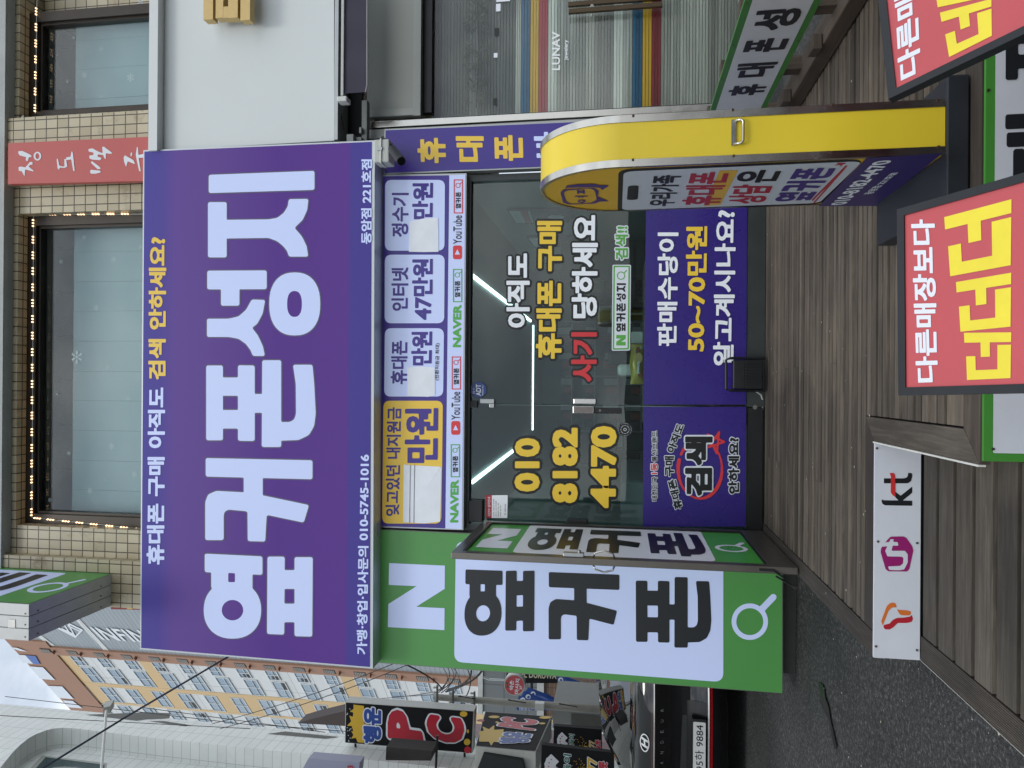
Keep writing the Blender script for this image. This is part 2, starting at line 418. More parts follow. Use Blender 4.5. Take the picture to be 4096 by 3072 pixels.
# the shop's heavy logo letters, as picture outlines
LOGO = {
 '지': ([[(836,700),(1259,684),(1259,760),(836,773)], [(833,809),(908,809),(908,1030),(833,1030)],
        [(870,880),(1075,878),(1110,872),(1136,852),(1152,826),(1156,797),(1235,796),(1230,840),(1212,880),(1179,912),(1208,945),(1228,985),(1234,1027),(1156,1027),(1150,1005),(1134,985),(1110,965),(1075,952),(870,955)]], []),
 '성': ([[(830,1083),(1068,1082),(1068,1157),(830,1158)], [(885,1150),(959,1150),(959,1223),(885,1223)],
        [(829,1275),(915,1275),(955,1266),(985,1240),(1008,1198),(1062,1200),(1052,1255),(1030,1296),(1009,1311),(1033,1342),(1053,1385),(1061,1424),(1012,1424),(1004,1402),(985,1376),(955,1355),(915,1348),(829,1348)],
        ell(1180,1216,102,126,40,2.35)], [ell(1179,1216,29.6,52,30,2.4)]),
 '폰': ([[(826,1462),(893,1462),(893,1761),(826,1761)], [(953,1461),(1020,1462),(1020,1764),(953,1763)], [(880,1510),(960,1510),(960,1583),(880,1583)], [(880,1640),(960,1640),(960,1714),(880,1714)],
        [(1050,1441),(1126,1441),(1126,1788),(1048,1788)], [(1010,1576),(1060,1576),(1060,1651),(1010,1651)],
        [(1110,1763),(1195,1760),(1237,1740),(1258,1703),(1264,1652),(1258,1536),(1251,1459),(1173,1459),(1184,1536),(1185,1655),(1178,1678),(1160,1688),(1110,1688)]], []),
 '커': ([[(824,1832),(1251,1841),(1251,1917),(824,1906)], [(976,1895),(1052,1895),(1052,2000),(976,1990)],
        [(822,2160),(822,2008),(833,1978),(866,1963),(976,1969),(1052,1981),(1237,2020),(1216,2090),(1068,2059),(1062,2166),(992,2164),(991,2045),(915,2038),(900,2046),(896,2060),(896,2160)]], []),
 '옆': ([[(820,2214),(1051,2225),(1051,2299),(820,2288)], [(846,2280),(1011,2285),(1011,2360),(846,2354)], ell(931,2440,115,114,40,2.2),
        [(1071,2226),(1140,2226),(1138,2538),(1069,2535)], [(1179,2228),(1252,2228),(1250,2546),(1179,2544)], [(1130,2280),(1190,2280),(1190,2355),(1130,2355)], [(1130,2414),(1190,2414),(1190,2488),(1130,2488)]],
       [[(914,2291),(941,2292),(941,2328),(914,2328)], ell(931,2440,43,41)]),
}
def logo_polys(ch):
    a, s = LOGO[ch]; return shape([round_poly(p, 8, 3) if len(p) < 25 else p for p in a], s, 5.0)
_LC = {}
def logo_unit(ch):
    """the letter straightened up: unit square, v down"""
    if ch not in _LC:
        P = [[(lambda p: (p.x, -p.z))(atY(x, y, -.3)) for x, y in c] for c in logo_polys(ch)]
        A = np.array([p for c in P for p in c]); lo, hi = A.min(0), A.max(0)
        _LC[ch] = ([[((a-lo[0])/(hi[0]-lo[0]), (b-lo[1])/(hi[1]-lo[1])) for a, b in c] for c in P], (hi[0]-lo[0])/(hi[1]-lo[1]))
    return _LC[ch]
def logo_row(s, q, m, parent, off=.003, gap=.12, slant=0):
    ws = [logo_unit(c)[1] for c in s]; tot = sum(ws)+gap*(len(s)-1); x = 0; P = []
    for c, w_ in zip(s, ws):
        P += [[((x+a*w_)/tot+slant*(.5-b), b) for a, b in p] for p in logo_unit(c)[0]]; x += w_+gap
    return lay(P, q, m, parent, off)
NPOLY = [(0,0),(.36,0),(.66,.5),(.66,0),(1,0),(1,1),(.64,1),(.34,.5),(.34,1),(0,1)]
NCELLS = [[(0,0),(.34,0),(.34,1),(0,1)], [(.66,0),(1,0),(1,1),(.66,1)], [(.34,0),(.36,0),(.66,.5),(.66,1),(.64,1),(.34,.5)]]
def lens_polys(cx, cy, R, r, hx, hy, wd):
    """search mark: ring + handle"""
    return shape([ell(cx, cy, R, R)]+stroke([(cx+(hx-cx)*.55, cy+(hy-cy)*.55), (hx, hy)], wd), [ell(cx, cy, r, r)], R/14)

# ================================================================ shared looks
WHITE_L = mat('lit_white', (184, 197, 234), .35, emit=.24)
PURPLE_L = mat('lit_purple', (60, 45, 132), .35, emit=.13)
GREEN_L = mat('lit_green', (74, 138, 70), .35, emit=.15, var=.08, vscale=1.2)
YELLOW_L = mat('lit_yellow', (216, 182, 66), .35, emit=.2)
BLACK_L = mat('print_black', (30, 33, 38), .4)
PURPLE_P = mat('film_purple', (48, 33, 120), .28, var=.05, vscale=3)
PRINT_W = mat('print_white', (238, 242, 248), .45)
PRINT_Y = mat('print_yellow', (238, 200, 60), .4)
PRINT_R = mat('print_red', (206, 50, 56), .4)
PRINT_G = mat('print_green', (86, 166, 66), .4)
OUT_B = mat('outline_black', (14, 18, 20), .4)
OUT_W = mat('outline_white', (216, 222, 230), .4)
ALU = mat('aluminium', (168, 172, 172), .38, .7, var=.12, vscale=6)
ALU_D = mat('dull_aluminium', (120, 120, 116), .42, .6, var=.2, vscale=7)
CHROME = mat('chrome', (196, 194, 188), .24, 1, var=.1, vscale=9)
DARK = mat('dark_metal', (34, 35, 37), .4, .3, var=.25, vscale=9)
BLACKP = mat('black_plastic', (20, 21, 23), .38, var=.2, vscale=14)
WHITEP = mat('white_plastic', (206, 208, 204), .42, var=.06, vscale=9)
PAPER = mat('taped_paper', (222, 228, 236), .7, emit=.12, var=.05, vscale=11, bump=.25, bscale=9)  # faint emission stands in for the light box shining through
SCREW = mat('screw_steel', (120, 112, 98), .35, .9)
RUST = mat('rusty_screw', (86, 62, 46), .6, .6)

# ================================================================ ground
def road_z(x, y):                                   # the street climbs a little towards the far left
    return .16*min(1, max(0, (math.hypot(x+1.1, y+4)-2.2)/5))
asph = bpy.data.materials.new('asphalt'); asph.use_nodes = True
n, l = nodes(asph); b = bsdf(asph); t = n.new('ShaderNodeTexCoord')
vo = n.new('ShaderNodeTexVoronoi'); vo.inputs['Scale'].default_value = 150; z = n.new('ShaderNodeTexNoise'); z.inputs['Scale'].default_value = 48; z.inputs['Detail'].default_value = 8; z.inputs['Roughness'].default_value = .8
z2 = n.new('ShaderNodeTexNoise'); z2.inputs['Scale'].default_value = .9; z2.inputs['Detail'].default_value = 6
for q in (vo, z, z2): l(t.outputs['Object'], q.inputs['Vector'])
r = n.new('ShaderNodeValToRGB'); e = r.color_ramp.elements; e[0].position = .38; e[0].color = (.010, .011, .012, 1); e[1].position = .70; e[1].color = (.27, .27, .265, 1)
k = e.new(.54); k.color = (.05, .05, .05, 1)
l(z.outputs['Fac'], r.inputs[0]); mm = n.new('ShaderNodeMixRGB'); mm.blend_type = 'MULTIPLY'; mm.inputs[0].default_value = .75
rr = n.new('ShaderNodeMapRange'); rr.inputs['From Min'].default_value = .3; rr.inputs['From Max'].default_value = .7; rr.inputs['To Min'].default_value = .45; rr.inputs['To Max'].default_value = 1.45
l(z2.outputs['Fac'], rr.inputs[0]); l(r.outputs[0], mm.inputs[1]); l(rr.outputs[0], mm.inputs[2]); l(mm.outputs[0], b.inputs['Base Color'])
b.inputs['Roughness'].default_value = .85
bp = n.new('ShaderNodeBump'); bp.inputs['Strength'].default_value = .9; bp.inputs['Distance'].default_value = .006
ad = n.new('ShaderNodeMath'); ad.operation = 'ADD'; l(z.outputs['Fac'], ad.inputs[0]); l(vo.outputs['Distance'], ad.inputs[1]); l(ad.outputs[0], bp.inputs['Height']); l(bp.outputs[0], b.inputs['Normal'])
xs = [-400, -120, -40, -20]+[-14+.5*i for i in range(29)]+[2, 6, 20, 60, 200, 400]
ys = [-400, -60, -20, -10]+[-8+.5*i for i in range(37)]+[14, 20, 40, 120, 400]
tag(MB().grid([[(x, y, road_z(x, y)) for x in xs] for y in ys]).build('road', asph, smooth=True), kind='structure')
# damp streak on the asphalt
def on_road(x, y):
    p = atZ(x, y, 0)
    for _ in range(6): p = atZ(x, y, road_z(p.x, p.y)+.008)
    return p
damp = mat('damp_asphalt', (26, 26, 27), .35)
P = [(3272,2726),(3290,2735),(3300,2760),(3303,2790),(3318,2830),(3324,2880),(3340,2945),(3349,2985),(3344,3003),(3337,2985),(3325,2915),(3310,2860),(3293,2835),(3278,2800),(3285,2775)]
pxlay([round_poly(P, 8)], on_road, damp, None, .004, 'water_stain')['kind'] = 'structure'

# ---------------------------------------------------------------- deck
DZ = atY(3056, 1500, 0).z
WOOD = wood_mat('weathered_boards', (36, 33, 29), (126, 114, 100))
WOODY = wood_mat('weathered_boards_side', (34, 30, 26), (104, 96, 86), 'Y')
WOODB = wood_mat('brown_boards', (36, 30, 26), (94, 84, 74), worn=.7)
yf = atZ(3495, 2200, DZ).y; ye = atZ(3928, 1000, DZ).y; xr = 1.78
xl = (atZ(3190, 2305, DZ).x+atZ(3493, 2612, DZ).x)/2; xm = (atZ(3498, 1777, DZ).x+atZ(3928, 1842, DZ).x)/2
TZ = atY(3686, 2200, yf-.014).z
def board(mb, x0, x1, y0, y1, z1, th=.045, gap=.0035):
    g = gap; rnd = random.random()
    dz = random.uniform(-.0012, .0012)
    mb.hexa([(x0, y0+g, z1-th), (x1, y0+g, z1-th), (x1, y1-g, z1-th), (x0, y1-g, z1-th)][::-1],
            [(x0, y0+g+.002, z1+dz), (x1, y0+g+.002, z1+dz), (x1, y1-g-.002, z1+dz), (x0, y1-g-.002, z1+dz)][::-1], rnd)
d = MB(); y = -.03; bw = .1275; k = 0
while y-bw > yf+.1:
    # one in two boards has a joint somewhere along its run
    cuts = [xl+.105]+sorted(random.sample([-.5, .12, .62, 1.1], 1 if k % 2 else 0))+[xr]
    for a, c in zip(cuts[:-1], cuts[1:]):
        board(d, a+.001, c-.001, y-bw+.0095, y-bw/2, DZ); board(d, a+.001, c-.001, y-bw/2, y-.0095, DZ)
    y -= bw; k += 1
y1 = y
while y1 > yf+.105: board(d, xl+.105, xr, yf+.105, y1, DZ); break
y = yf+.105
while y-bw > ye+.1:
    board(d, xm+.105, xr, y-bw+.0095, y-bw/2, DZ); board(d, xm+.105, xr, y-bw/2, y-.0095, DZ); y -= bw
board(d, xm+.105, xr, ye+.105, y, DZ)
tag(d.build('deck', WOOD), kind='structure')
e_ = MB(); bw2 = .105; zt = DZ+.002
def edge(mb, pts, z, th=.028, rnd=None):
    mb.prism([(p[0], p[1], z-th) for p in pts], (0, 0, th), random.random() if rnd is None else rnd)
edge(e_, [(xl+.105, yf), (xm, yf), (xm+.1, yf+.1), (xl+.105, yf+.1)], zt)
edge(e_, [(xm, ye), (xr, ye), (xr, ye+.1), (xm+.1, ye+.1)], zt)
tag(e_.build('deck_front_edge', WOODB), kind='structure')
e2 = MB()
edge(e2, [(xm, yf-.002), (xm, ye+.002), (xm+.098, ye+.102), (xm+.098, yf+.098)], zt)
# ribbed edging board down the street side, two levels
def ribbed(mb, x0, x1, y0, y1, z):
    nr = 13; w_ = (x1-x0)/nr
    for i in range(nr): mb.box(x0+i*w_+.001, x0+(i+1)*w_-.001, y0, y1, z-.03, z, .35+.1*random.random())
    mb.box(x0, x1, y0+.002, y1-.002, z-.032, z-.003, .1)
ribbed(e2, xl, xl+.1, yf, -.03, zt+.001); ribbed(e2, xl, xl+.1, ye-.4, yf-.022, TZ+.003)
tag(e2.build('deck_side_edge', WOODY), kind='structure')
t_ = MB(); y = yf-.02
while y > ye-.45:
    board(t_, xl+.105, xm-.005, y-.142, y, TZ, gap=.010); y -= .144
tag(t_.build('deck_step', wood_mat('step_boards', (32, 29, 25), (112, 104, 92), worn=.8)), kind='structure')
sk = MB(); sk.box(xl+.012, xr, yf+.014, -.02, 0, DZ-.05).box(xm+.012, xr, ye+.014, yf+.012, 0, DZ-.05).box(xl+.012, xm, ye-.4, yf+.01, 0, TZ-.05)
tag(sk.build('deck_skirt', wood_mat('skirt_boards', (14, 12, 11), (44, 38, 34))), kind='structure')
wt = mat('white_trim', (214, 214, 208), .5, var=.1)
tr = MB(); tr.box(xl-.007, xl-.001, yf, -.05, DZ-.045, DZ-.006).box(xl-.007, xl-.001, ye-.4, yf, TZ-.045, TZ-.004)
tr.box(xm-.007, xm-.001, ye, yf, DZ-.014, DZ+.0065)
tag(tr.build('deck_trim', wt), kind='structure')
# litter flecks and drips on the boards
lit = MB()
for i in range(70):
    x, y = random.uniform(xl, xr), random.uniform(ye, -.1)
    if x < xm and y < yf: continue
    s = random.choice((.003, .004, .006)); a = random.random()*3
    lit.poly([(x+s*math.cos(a+q)*random.uniform(.5, 1.2), y+s*math.sin(a+q), DZ+.0045) for q in (0, 1.3, 2.4, 3.6, 5)])
for i in range(60):
    u = random.random()**2; x, y = xl-.03-u*1.0, random.uniform(-2.8, -.05)
    s = random.choice((.003, .004, .007)); a = random.random()*3
    lit.poly([(x+s*math.cos(a+q)*random.uniform(.4, 1.4), y+s*math.sin(a+q), road_z(x, y)+.012) for q in (0, 1.3, 2.4, 3.6, 5)])
tag(lit.build('litter', mat('litter', (190, 186, 172), .8)), kind='stuff')

# ================================================================ the shop's building
TILE = tile_mat('cream_tiles', (198, 188, 160), (178, 166, 138), (78, 70, 56), (.081, .108, .005), .5, .7)
def X0(x, y): return atY(x, y, 0).x
def Z0(x, y=1500): return atY(x, y, 0).z
bx0 = X0(500, 2418); bx1 = 3.6
wl1, wr1 = X0(330, 2112), X0(330, 846); wl2 = X0(330, 455); zt1 = Z0(68); zb1 = Z0(900)
ztop = atY(10, 1500, -.1).z; zlow = Z0(1448)
shop = thing('shop_building', (0, 2, 0), 'cream tiled two storey building with fairy lit upper windows above the purple signboard', 'building')
wb = MB()
wb.box(bx0, wl1, 0, .25, zlow, ztop).box(wl1, wr1, 0, .25, zt1, ztop).box(wr1, wl2, 0, .25, zlow, ztop).box(wl2, bx1, 0, .25, zt1, ztop)
wb.box(wl1, wr1, 0, .25, zlow, zb1).box(wl2, bx1, 0, .25, zlow, zb1)
px1 = X0(330, 2225)
wb.box(bx0-.002, px1, -.08, -.001, zlow+.3, ztop); pa, pb = X0(330, 738), X0(330, 470); wb.box(pa, pb, -.07, -.001, zlow+.35, ztop)
wb.box(bx0, bx0+.25, .25, 6, zlow, ztop).box(bx1-.25, bx1, .25, 6, zlow, ztop).box(bx0, bx1, 6, 6.25, zlow, ztop)
wb.build('wall', TILE, shop)
CONC = mat('pale_concrete', (176, 180, 178), .8, var=.18, vscale=3, bump=.3)
MB().box(bx0-.1, bx1, -.1, 6.3, ztop, ztop+.35).build('roof', CONC, shop)
# thin pale conduit hanging below the eaves
for nm, pts in (('cable', [(0,522),(60,500),(95,463)]), ('cable', [(3,850),(20,870),(10,920),(5,940)])):
    MB().tube([atY(x, y, -.06) for x, y in pts], .006, 6).build(nm, WHITEP, shop)
BRZ = mat('bronze_frame', (62, 56, 50), .38, .5, var=.25, vscale=5)
PANE = glass_mat('upper_glass', (.92, .97, .97), 1.5, .025)
BLIND = mat('pale_blind', (158, 178, 182), .8)
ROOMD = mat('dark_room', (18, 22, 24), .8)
SNOW = mat('snow_sticker', (186, 202, 204), .6)
def snow_cells(kind):
    s = []
    for k in range(6):
        a = math.pi*k/3; c, q = math.cos(a), math.sin(a)
        R = lambda u, v: (u*c-v*q, u*q+v*c)
        s += stroke([R(0, 0), R(1, 0)], .045)
        if kind != 2:
            for u in ((.45, .65, .85) if kind == 0 else (.6,)):
                s += stroke([R(u, 0), R(u+.16, .2)], .035)+stroke([R(u, 0), R(u+.16, -.2)], .035)
    return shape(s, (), .05)
def window(xa, xb, za, zb, name, flakes):
    w_ = bpy.data.objects.new(name, None); COL.objects.link(w_); w_.parent = shop
    fr = MB(); fw = .085
    fr.box(xa, xb, .10, .2, zb-fw, zb).box(xa, xb, .10, .2, za, za+fw).box(xa, xa+fw, .10, .2, za+fw, zb-fw).box(xb-fw, xb, .10, .2, za+fw, zb-fw)
    g = .022
    fr.box(xa+fw, xb-fw, .13, .2, zb-fw-g, zb-fw-.0005).box(xa+fw, xa+fw+g, .13, .2, za+fw, zb-fw-g).box(xb-fw-g, xb-fw, .13, .2, za+fw, zb-fw-g)
    fr.build('frame', BRZ, w_)
    MB().box(xa+fw+g, xb-fw-g, .17, .178, za+fw, zb-fw-g).build('pane', PANE, w_)
    zbl = atY(292, 1500, .32).z
    bl = MB(); x = xa
    while x < xb:
        wd = .26+.02*random.random(); bl.box(x+.001, min(x+wd, xb)-.001, .32+.004*random.random(), .33, za, zbl); x += wd
    bl.build('blind', BLIND, w_)
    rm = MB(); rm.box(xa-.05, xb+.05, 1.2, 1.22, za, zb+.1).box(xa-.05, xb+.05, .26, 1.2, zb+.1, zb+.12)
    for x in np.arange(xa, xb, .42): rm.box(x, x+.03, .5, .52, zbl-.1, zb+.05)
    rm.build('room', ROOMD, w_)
    for x, y, s, kd in flakes:
        c = atY(x, y, .168)
        lay([[(.5+a*.5, .5+q*.5) for a, q in p] for p in snow_cells(kd)], [c+Vector((-s, 0, s)), c+Vector((s, 0, s)), c+Vector((s, 0, -s)), c+Vector((-s, 0, -s))], SNOW, w_, .002, 'snowflake_sticker')
    return w_
window(wl1, wr1, zb1, zt1, 'window', [(308,1428,.055,0),(433,1469,.032,1),(386,1231,.03,1),(456,1038,.028,1),(245,1047,.022,1),(552,1193,.016,2),(564,988,.018,0),(338,950,.02,1),(230,1576,.028,2),(277,1812,.026,2),(447,1785,.03,0),(361,1962,.025,0),(200,2000,.02,1),(539,1897,.024,0),(513,1594,.026,1),(420,1920,.012,2),(362,1664,.01,2)])
window(wl2, bx1-.3, zb1, zt1, 'window', [(270,326,.02,2),(295,151,.018,1),(443,32,.014,2),(406,197,.024,1),(338,302,.03,0),(523,311,.036,0),(405,386,.018,2),(562,8,.03,0),(498,203,.011,2),(229,222,.011,2)])
# warm fairy lights round the frames
BULB = mat('warm_bulb', (255, 214, 170), .3, emit=2)
def lights(path, label):
    """modules of three bulbs on one wire; path: picture points on the frame face"""
    P = [atY(x, y, .094) for x, y in path]
    o = thing('fairy_lights', P[0], label, 'string lights', 'fairy lights on the upper window frames')
    MB().tube(P, .0035, 5).build('wire', WHITEP, o)
    acc = 0
    for a, b in zip(P[:-1], P[1:]):
        ln = (b-a).length; d = (b-a)/ln; s = .14-acc % .14 if acc else .05
        s = .05
        while s < ln-.04:
            m_ = MB(); s_ = s+random.uniform(-.006, .006)
            for k in (-1, 0, 1):
                c = a+d*(s_+.0265*k)+Vector((0, -.006, 0))
                m_.tube([c+Vector((0, .006, 0)), c, c+Vector((0, -.009, 0)), c+Vector((0, -.012, 0))], [.006, .0075, .006, .002], 8)
            m_.build('bulb_module', BULB, o); s += .143
    return o
lights([(577,2117),(128,2070),(135,860),(577,856)], 'warm white bulbs in triplets along the frame of the wide upper window')
lights([(142,455),(148,-20)], 'warm white bulbs in triplets along the narrow window right of the red banner')

# red vertical banner sign with brush lettering
RED = mat('banner_red', (180, 84, 80), .5, var=.05, vscale=2, emit=.08)
bq = [atY(32, 736, -.13), atY(33, 573, -.13), atY(640, 545, -.13), atY(640, 722, -.13)]
bn = thing('banner_sign', bq[0], 'red vertical sign with white brush lettering between the two upper windows', 'sign')
MB().hexa(bq, [p+Vector((0, .055, 0)) for p in bq]).build('panel', RED, bn)
PB = lambda x, y: atY(x, y, -.13)
BR = mat('brush_white', (222, 226, 232), .5)
K = .46293
def T0(p): return (p[0]*K, p[1]*K)
brush = [
 [[(160,1307),(195,1305),(270,1340),(278,1355),(250,1362),(243,1395),(225,1388),(228,1358),(175,1345),(162,1330)],
  [(162,1445),(185,1440),(222,1448),(262,1400),(285,1402),(283,1425),(262,1425),(250,1440),(295,1478),(290,1482),(220,1465),(215,1525),(190,1480),(165,1478)]],
 [[(492,1375),(502,1370),(515,1432),(545,1440),(560,1438),(558,1375),(572,1375),(585,1440),(560,1452),(520,1448),(512,1470),(500,1455)], [(575,1360),(612,1355),(620,1305),(632,1320),(640,1400),(648,1480),(635,1478),(618,1378),(575,1385)]],
 [[(765,1290),(800,1282),(850,1310),(890,1325),(885,1270),(900,1268),(975,1325),(960,1330),(918,1325),(915,1380),(900,1360),(895,1340),(850,1335),(845,1355),(880,1365),(870,1385),(800,1380),(775,1370),(775,1345),(810,1340),(810,1320),(768,1310)],
  [(785,1400),(800,1395),(860,1440),(875,1460),(845,1462),(800,1420)], [(780,1490),(785,1468),(865,1475),(875,1490),(830,1502),(790,1502)]],
 [[(1070,1365),(1080,1342),(1155,1385),(1170,1420),(1145,1410),(1105,1395),(1092,1445),(1075,1400)], [(1130,1355),(1130,1325),(1140,1315),(1145,1330),(1140,1350)], [(1175,1340),(1185,1272),(1193,1270),(1198,1340),(1250,1330),(1300,1330),(1300,1360),(1200,1365),(1218,1482),(1205,1480),(1185,1390)]]]
for gl in brush: pxlay(shape([round_poly([T0(p) for p in s], 2) for s in gl], (), 2.2), PB, BR, bn, .003)
ring = shape([ell(326*K, 1350*K, 33*K, 38*K)], [ell(326*K, 1350*K, 17*K, 26*K)], 1.6); pxlay(ring, PB, BR, bn, .003)

# ---------------------------------------------------------------- big purple signboard
PS = lambda x, y: atY(x, y, -.30)
sq = [PS(560,2597), PS(573,601), PS(1499,561), PS(1491,2675)]
sg = thing('signboard', PS(1491, 1600), 'wide purple lit signboard with five huge white letters over the shop', 'sign')
MB().hexa(sq, [p+Vector((0, .24, 0)) for p in sq]).build('case', mat('sign_case', (196, 202, 206), .4, .3), sg)
pq = [PS(566,2591), PS(579,607), PS(1487,568), PS(1479,2667)]
gm = bpy.data.materials.new('purple_gradient'); gm.use_nodes = True; n, l = nodes(gm); b = bsdf(gm)
tcn = n.new('ShaderNodeTexCoord'); spx = n.new('ShaderNodeSeparateXYZ'); mr = n.new('ShaderNodeMapRange')
z1, z0 = pq[0].z-PS(1491, 1600).z, pq[2].z-PS(1491, 1600).z
mr.inputs['From Min'].default_value = z0; mr.inputs['From Max'].default_value = z1
l(tcn.outputs['Object'], spx.inputs[0]); l(spx.outputs['Z'], mr.inputs[0])
rp = n.new('ShaderNodeValToRGB'); e = rp.color_ramp.elements
e[0].position = 0; e[0].color = (*lin((68, 60, 138)), 1); e[1].position = 1; e[1].color = (*lin((74, 68, 146)), 1)
for p_, c in ((.088, (70, 60, 138)), (.093, (86, 53, 134)), (.4, (82, 49, 132)), (.72, (92, 66, 138)), (.86, (92, 68, 142)), (.92, (76, 66, 144))):
    q = e.new(p_); q.color = (*lin(c), 1)
l(mr.outputs[0], rp.inputs[0]); l(rp.outputs[0], b.inputs['Base Color']); l(rp.outputs[0], b.inputs['Emission Color']); b.inputs['Emission Strength'].default_value = .16; b.inputs['Roughness'].default_value = .6; b.inputs['Specular IOR Level'].default_value = .25
MB().hexa([p+Vector((0, -.004, 0)) for p in pq], pq).build('panel', gm, sg)
PSf = lambda x, y: atY(x, y, -.304)
HALO = mat('letter_edge', (84, 74, 108), .4, emit=.1)
for ch in '옆커폰성지':
    a, s = LOGO[ch]; ps = logo_polys(ch)
    pxlay(shape([round_poly(p, 8, 3) if len(p) < 25 else p for p in a], [], 6.0, grow=5), PSf, HALO, sg, .0015, 'letter_rim')
    pxlay(ps, PSf, WHITE_L, sg, .004, 'letter')
    for h in s: pxlay([h], PSf, gm, sg, .0028, 'letter_counter')
def tx(s, x0, x1, yl, yr, pl, m, par, **k): return text(s, [pl(*x0[:2]) if 0 else pl(x0[0], yl), pl(x0[1], yr), pl(x1[1], yr), pl(x1[0], yl)], m, par, **k)
tx('휴대폰 구매 아직도', (587,593), (658,662), 2258, 1550, PSf, WHITE_L, sg, r=.036, step=.022)
tx('검색 안하세요?', (594,597), (664,667), 1518, 949, PSf, YELLOW_L, sg, r=.036, step=.022)
tx('가맹·창업·입사문의 010-5745-1016', (1426,1437), (1469,1480), 2617, 1818, PSf, WHITE_L, sg, r=.03)
tx('동암점 221호점', (1444,1446), (1487,1489), 976, 638, PSf, WHITE_L, sg, r=.03)
cs = thing('corner_sign', atY(560, 2428, .05), 'narrow red strip sign with a yellow patch on the tiled building corner', 'sign')
q = [atY(444, 2437, .05), atY(444, 2414, .05), atY(600, 2418, .05), atY(600, 2440, .05)]
MB().hexa(q, [p+Vector((0, .12, 0)) for p in q]).build('panel', mat('corner_red', (150, 42, 50), .5), cs)
MB().poly([p+Vector((0, -.003, 0)) for p in (bil(q, .1, .42), bil(q, .6, .42), bil(q, .6, .6), bil(q, .1, .55))]).build('patch', YELLOW_L, cs)
hb = MB(); q = [atY(1510,2092,-.20), atY(1510,2140,-.20)]
hb.box(q[0].x, q[1].x, -.2, -.19, atY(1516, 2100, -.2).z, atY(1504, 2100, -.2).z)
hb.build('hinge_plate', ALU, sg)

# ---------------------------------------------------------------- price light box under it
PL = lambda x, y: atY(x, y, -.12); PLf = lambda x, y: atY(x, y, -.124)
lb = thing('price_sign', PL(1860, 1400), 'long lit box sign with four rounded price cards above the glass shopfront', 'sign')
q = [PL(1520,2110), PL(1526,699), PL(1866,693), PL(1853,2120)]
MB().hexa(q, [p+Vector((0, .1, 0)) for p in q]).build('case', mat('sign_case2', (186, 190, 196), .4, .3), lb)
q = [PL(1526,2104), PL(1532,706), PL(1797,702), PL(1781,2113)]
MB().hexa([p+Vector((0, -.004, 0)) for p in q], q).build('panel', PURPLE_L, lb)
q = [PL(1782,2113), PL(1798,702), PL(1862,699), PL(1848,2116)]
MB().hexa([p+Vector((0, -.004, 0)) for p in q], q).build('strip', WHITE_L, lb)
for x0, x1, yl, yr, m_ in (((1529,1534), (1766,1772), 2094, 1603, YELLOW_L), ((1537,1540), (1773,1776), 1586, 1313, WHITE_L), ((1539,1540), (1777,1779), 1293, 1019, WHITE_L), ((1540,1541), (1778,1780), 1003, 720, WHITE_L)):
    rrect([PLf(x0[0], yl), PLf(x0[1], yr), PLf(x1[1], yr), PLf(x1[0], yl)], m_, lb, .055, .003, 'price_card')
o2 = dict(off=.006)
tx('잊고있던 내지원금', (1542,1549), (1598,1607), 2064, 1629, PLf, PURPLE_L, lb, r=.028, **o2)
tx('만원', (1619,1621), (1751,1754), 1852, 1632, PLf, PURPLE_L, lb, r=.034, **o2)
tx('휴대폰', (1563,1566), (1629,1632), 1537, 1363, PLf, PURPLE_L, lb, r=.03, **o2)
tx('만원', (1645,1647), (1727,1730), 1462, 1326, PLf, PURPLE_L, lb, r=.034, **o2)
tx('(전환지원금 최대)', (1740,1742), (1758,1761), 1522, 1373, PLf, BLACK_L, lb, r=.02, step=.04, **o2)
tx('인터넷', (1566,1567), (1633,1635), 1244, 1070, PLf, PURPLE_L, lb, r=.03, **o2)
tx('47만원', (1648,1650), (1730,1732), 1280, 1036, PLf, PURPLE_L, lb, r=.034, **o2)
tx('정수기', (1567,1568), (1634,1636), 948, 772, PLf, PURPLE_L, lb, r=.03, **o2)
tx('만원', (1649,1651), (1731,1733), 878, 732, PLf, PURPLE_L, lb, r=.034, **o2)
def paper(px):
    c = [PLf(x, y)+Vector((0, -.006-.004*random.random(), 0)) for x, y in px]
    cc = sum(c, Vector())/len(c)+Vector((0, -.006, 0)); m_ = MB()
    for a, b_ in zip(c, c[1:]+c[:1]): m_.poly([a, b_, cc])
    o = m_.build('paper_patch', PAPER, lb); o['label'] = 'blank white paper taped over a price'
paper([(1614,2088),(1616,1857),(1640,1860),(1762,1866),(1767,1870),(1765,1960),(1762,2085),(1700,2093)])
paper([(1632,1584),(1630,1469),(1690,1466),(1740,1470),(1741,1580),(1715,1587),(1680,1586)])
paper([(1637,1008),(1641,886),(1700,874),(1753,872),(1755,1008),(1690,1009)])
s1 = mat('crease', (70, 76, 96), .7); cr_ = MB()
for xx in (1639, 1656): cr_.poly([PLf(xx,2090)+Vector((0,-.0135,0)), PLf(xx+3,1858)+Vector((0,-.0135,0)), PLf(xx+5,1858)+Vector((0,-.0135,0)), PLf(xx+2,2090)+Vector((0,-.0135,0))])
cr_.build('fold', s1, lb)
NG = mat('strip_green', (76, 160, 70), .4, emit=.15); REDL = mat('strip_red', (200, 52, 58), .4, emit=.15)
for yl, yr, dx in ((2090, 1919, -9), (1389, 1219, 2)): tx('NAVER', (1809+dx,1811+dx), (1842+dx,1844+dx), yl, yr, PLf, NG, lb, r=.045, step=.035, off=.003)
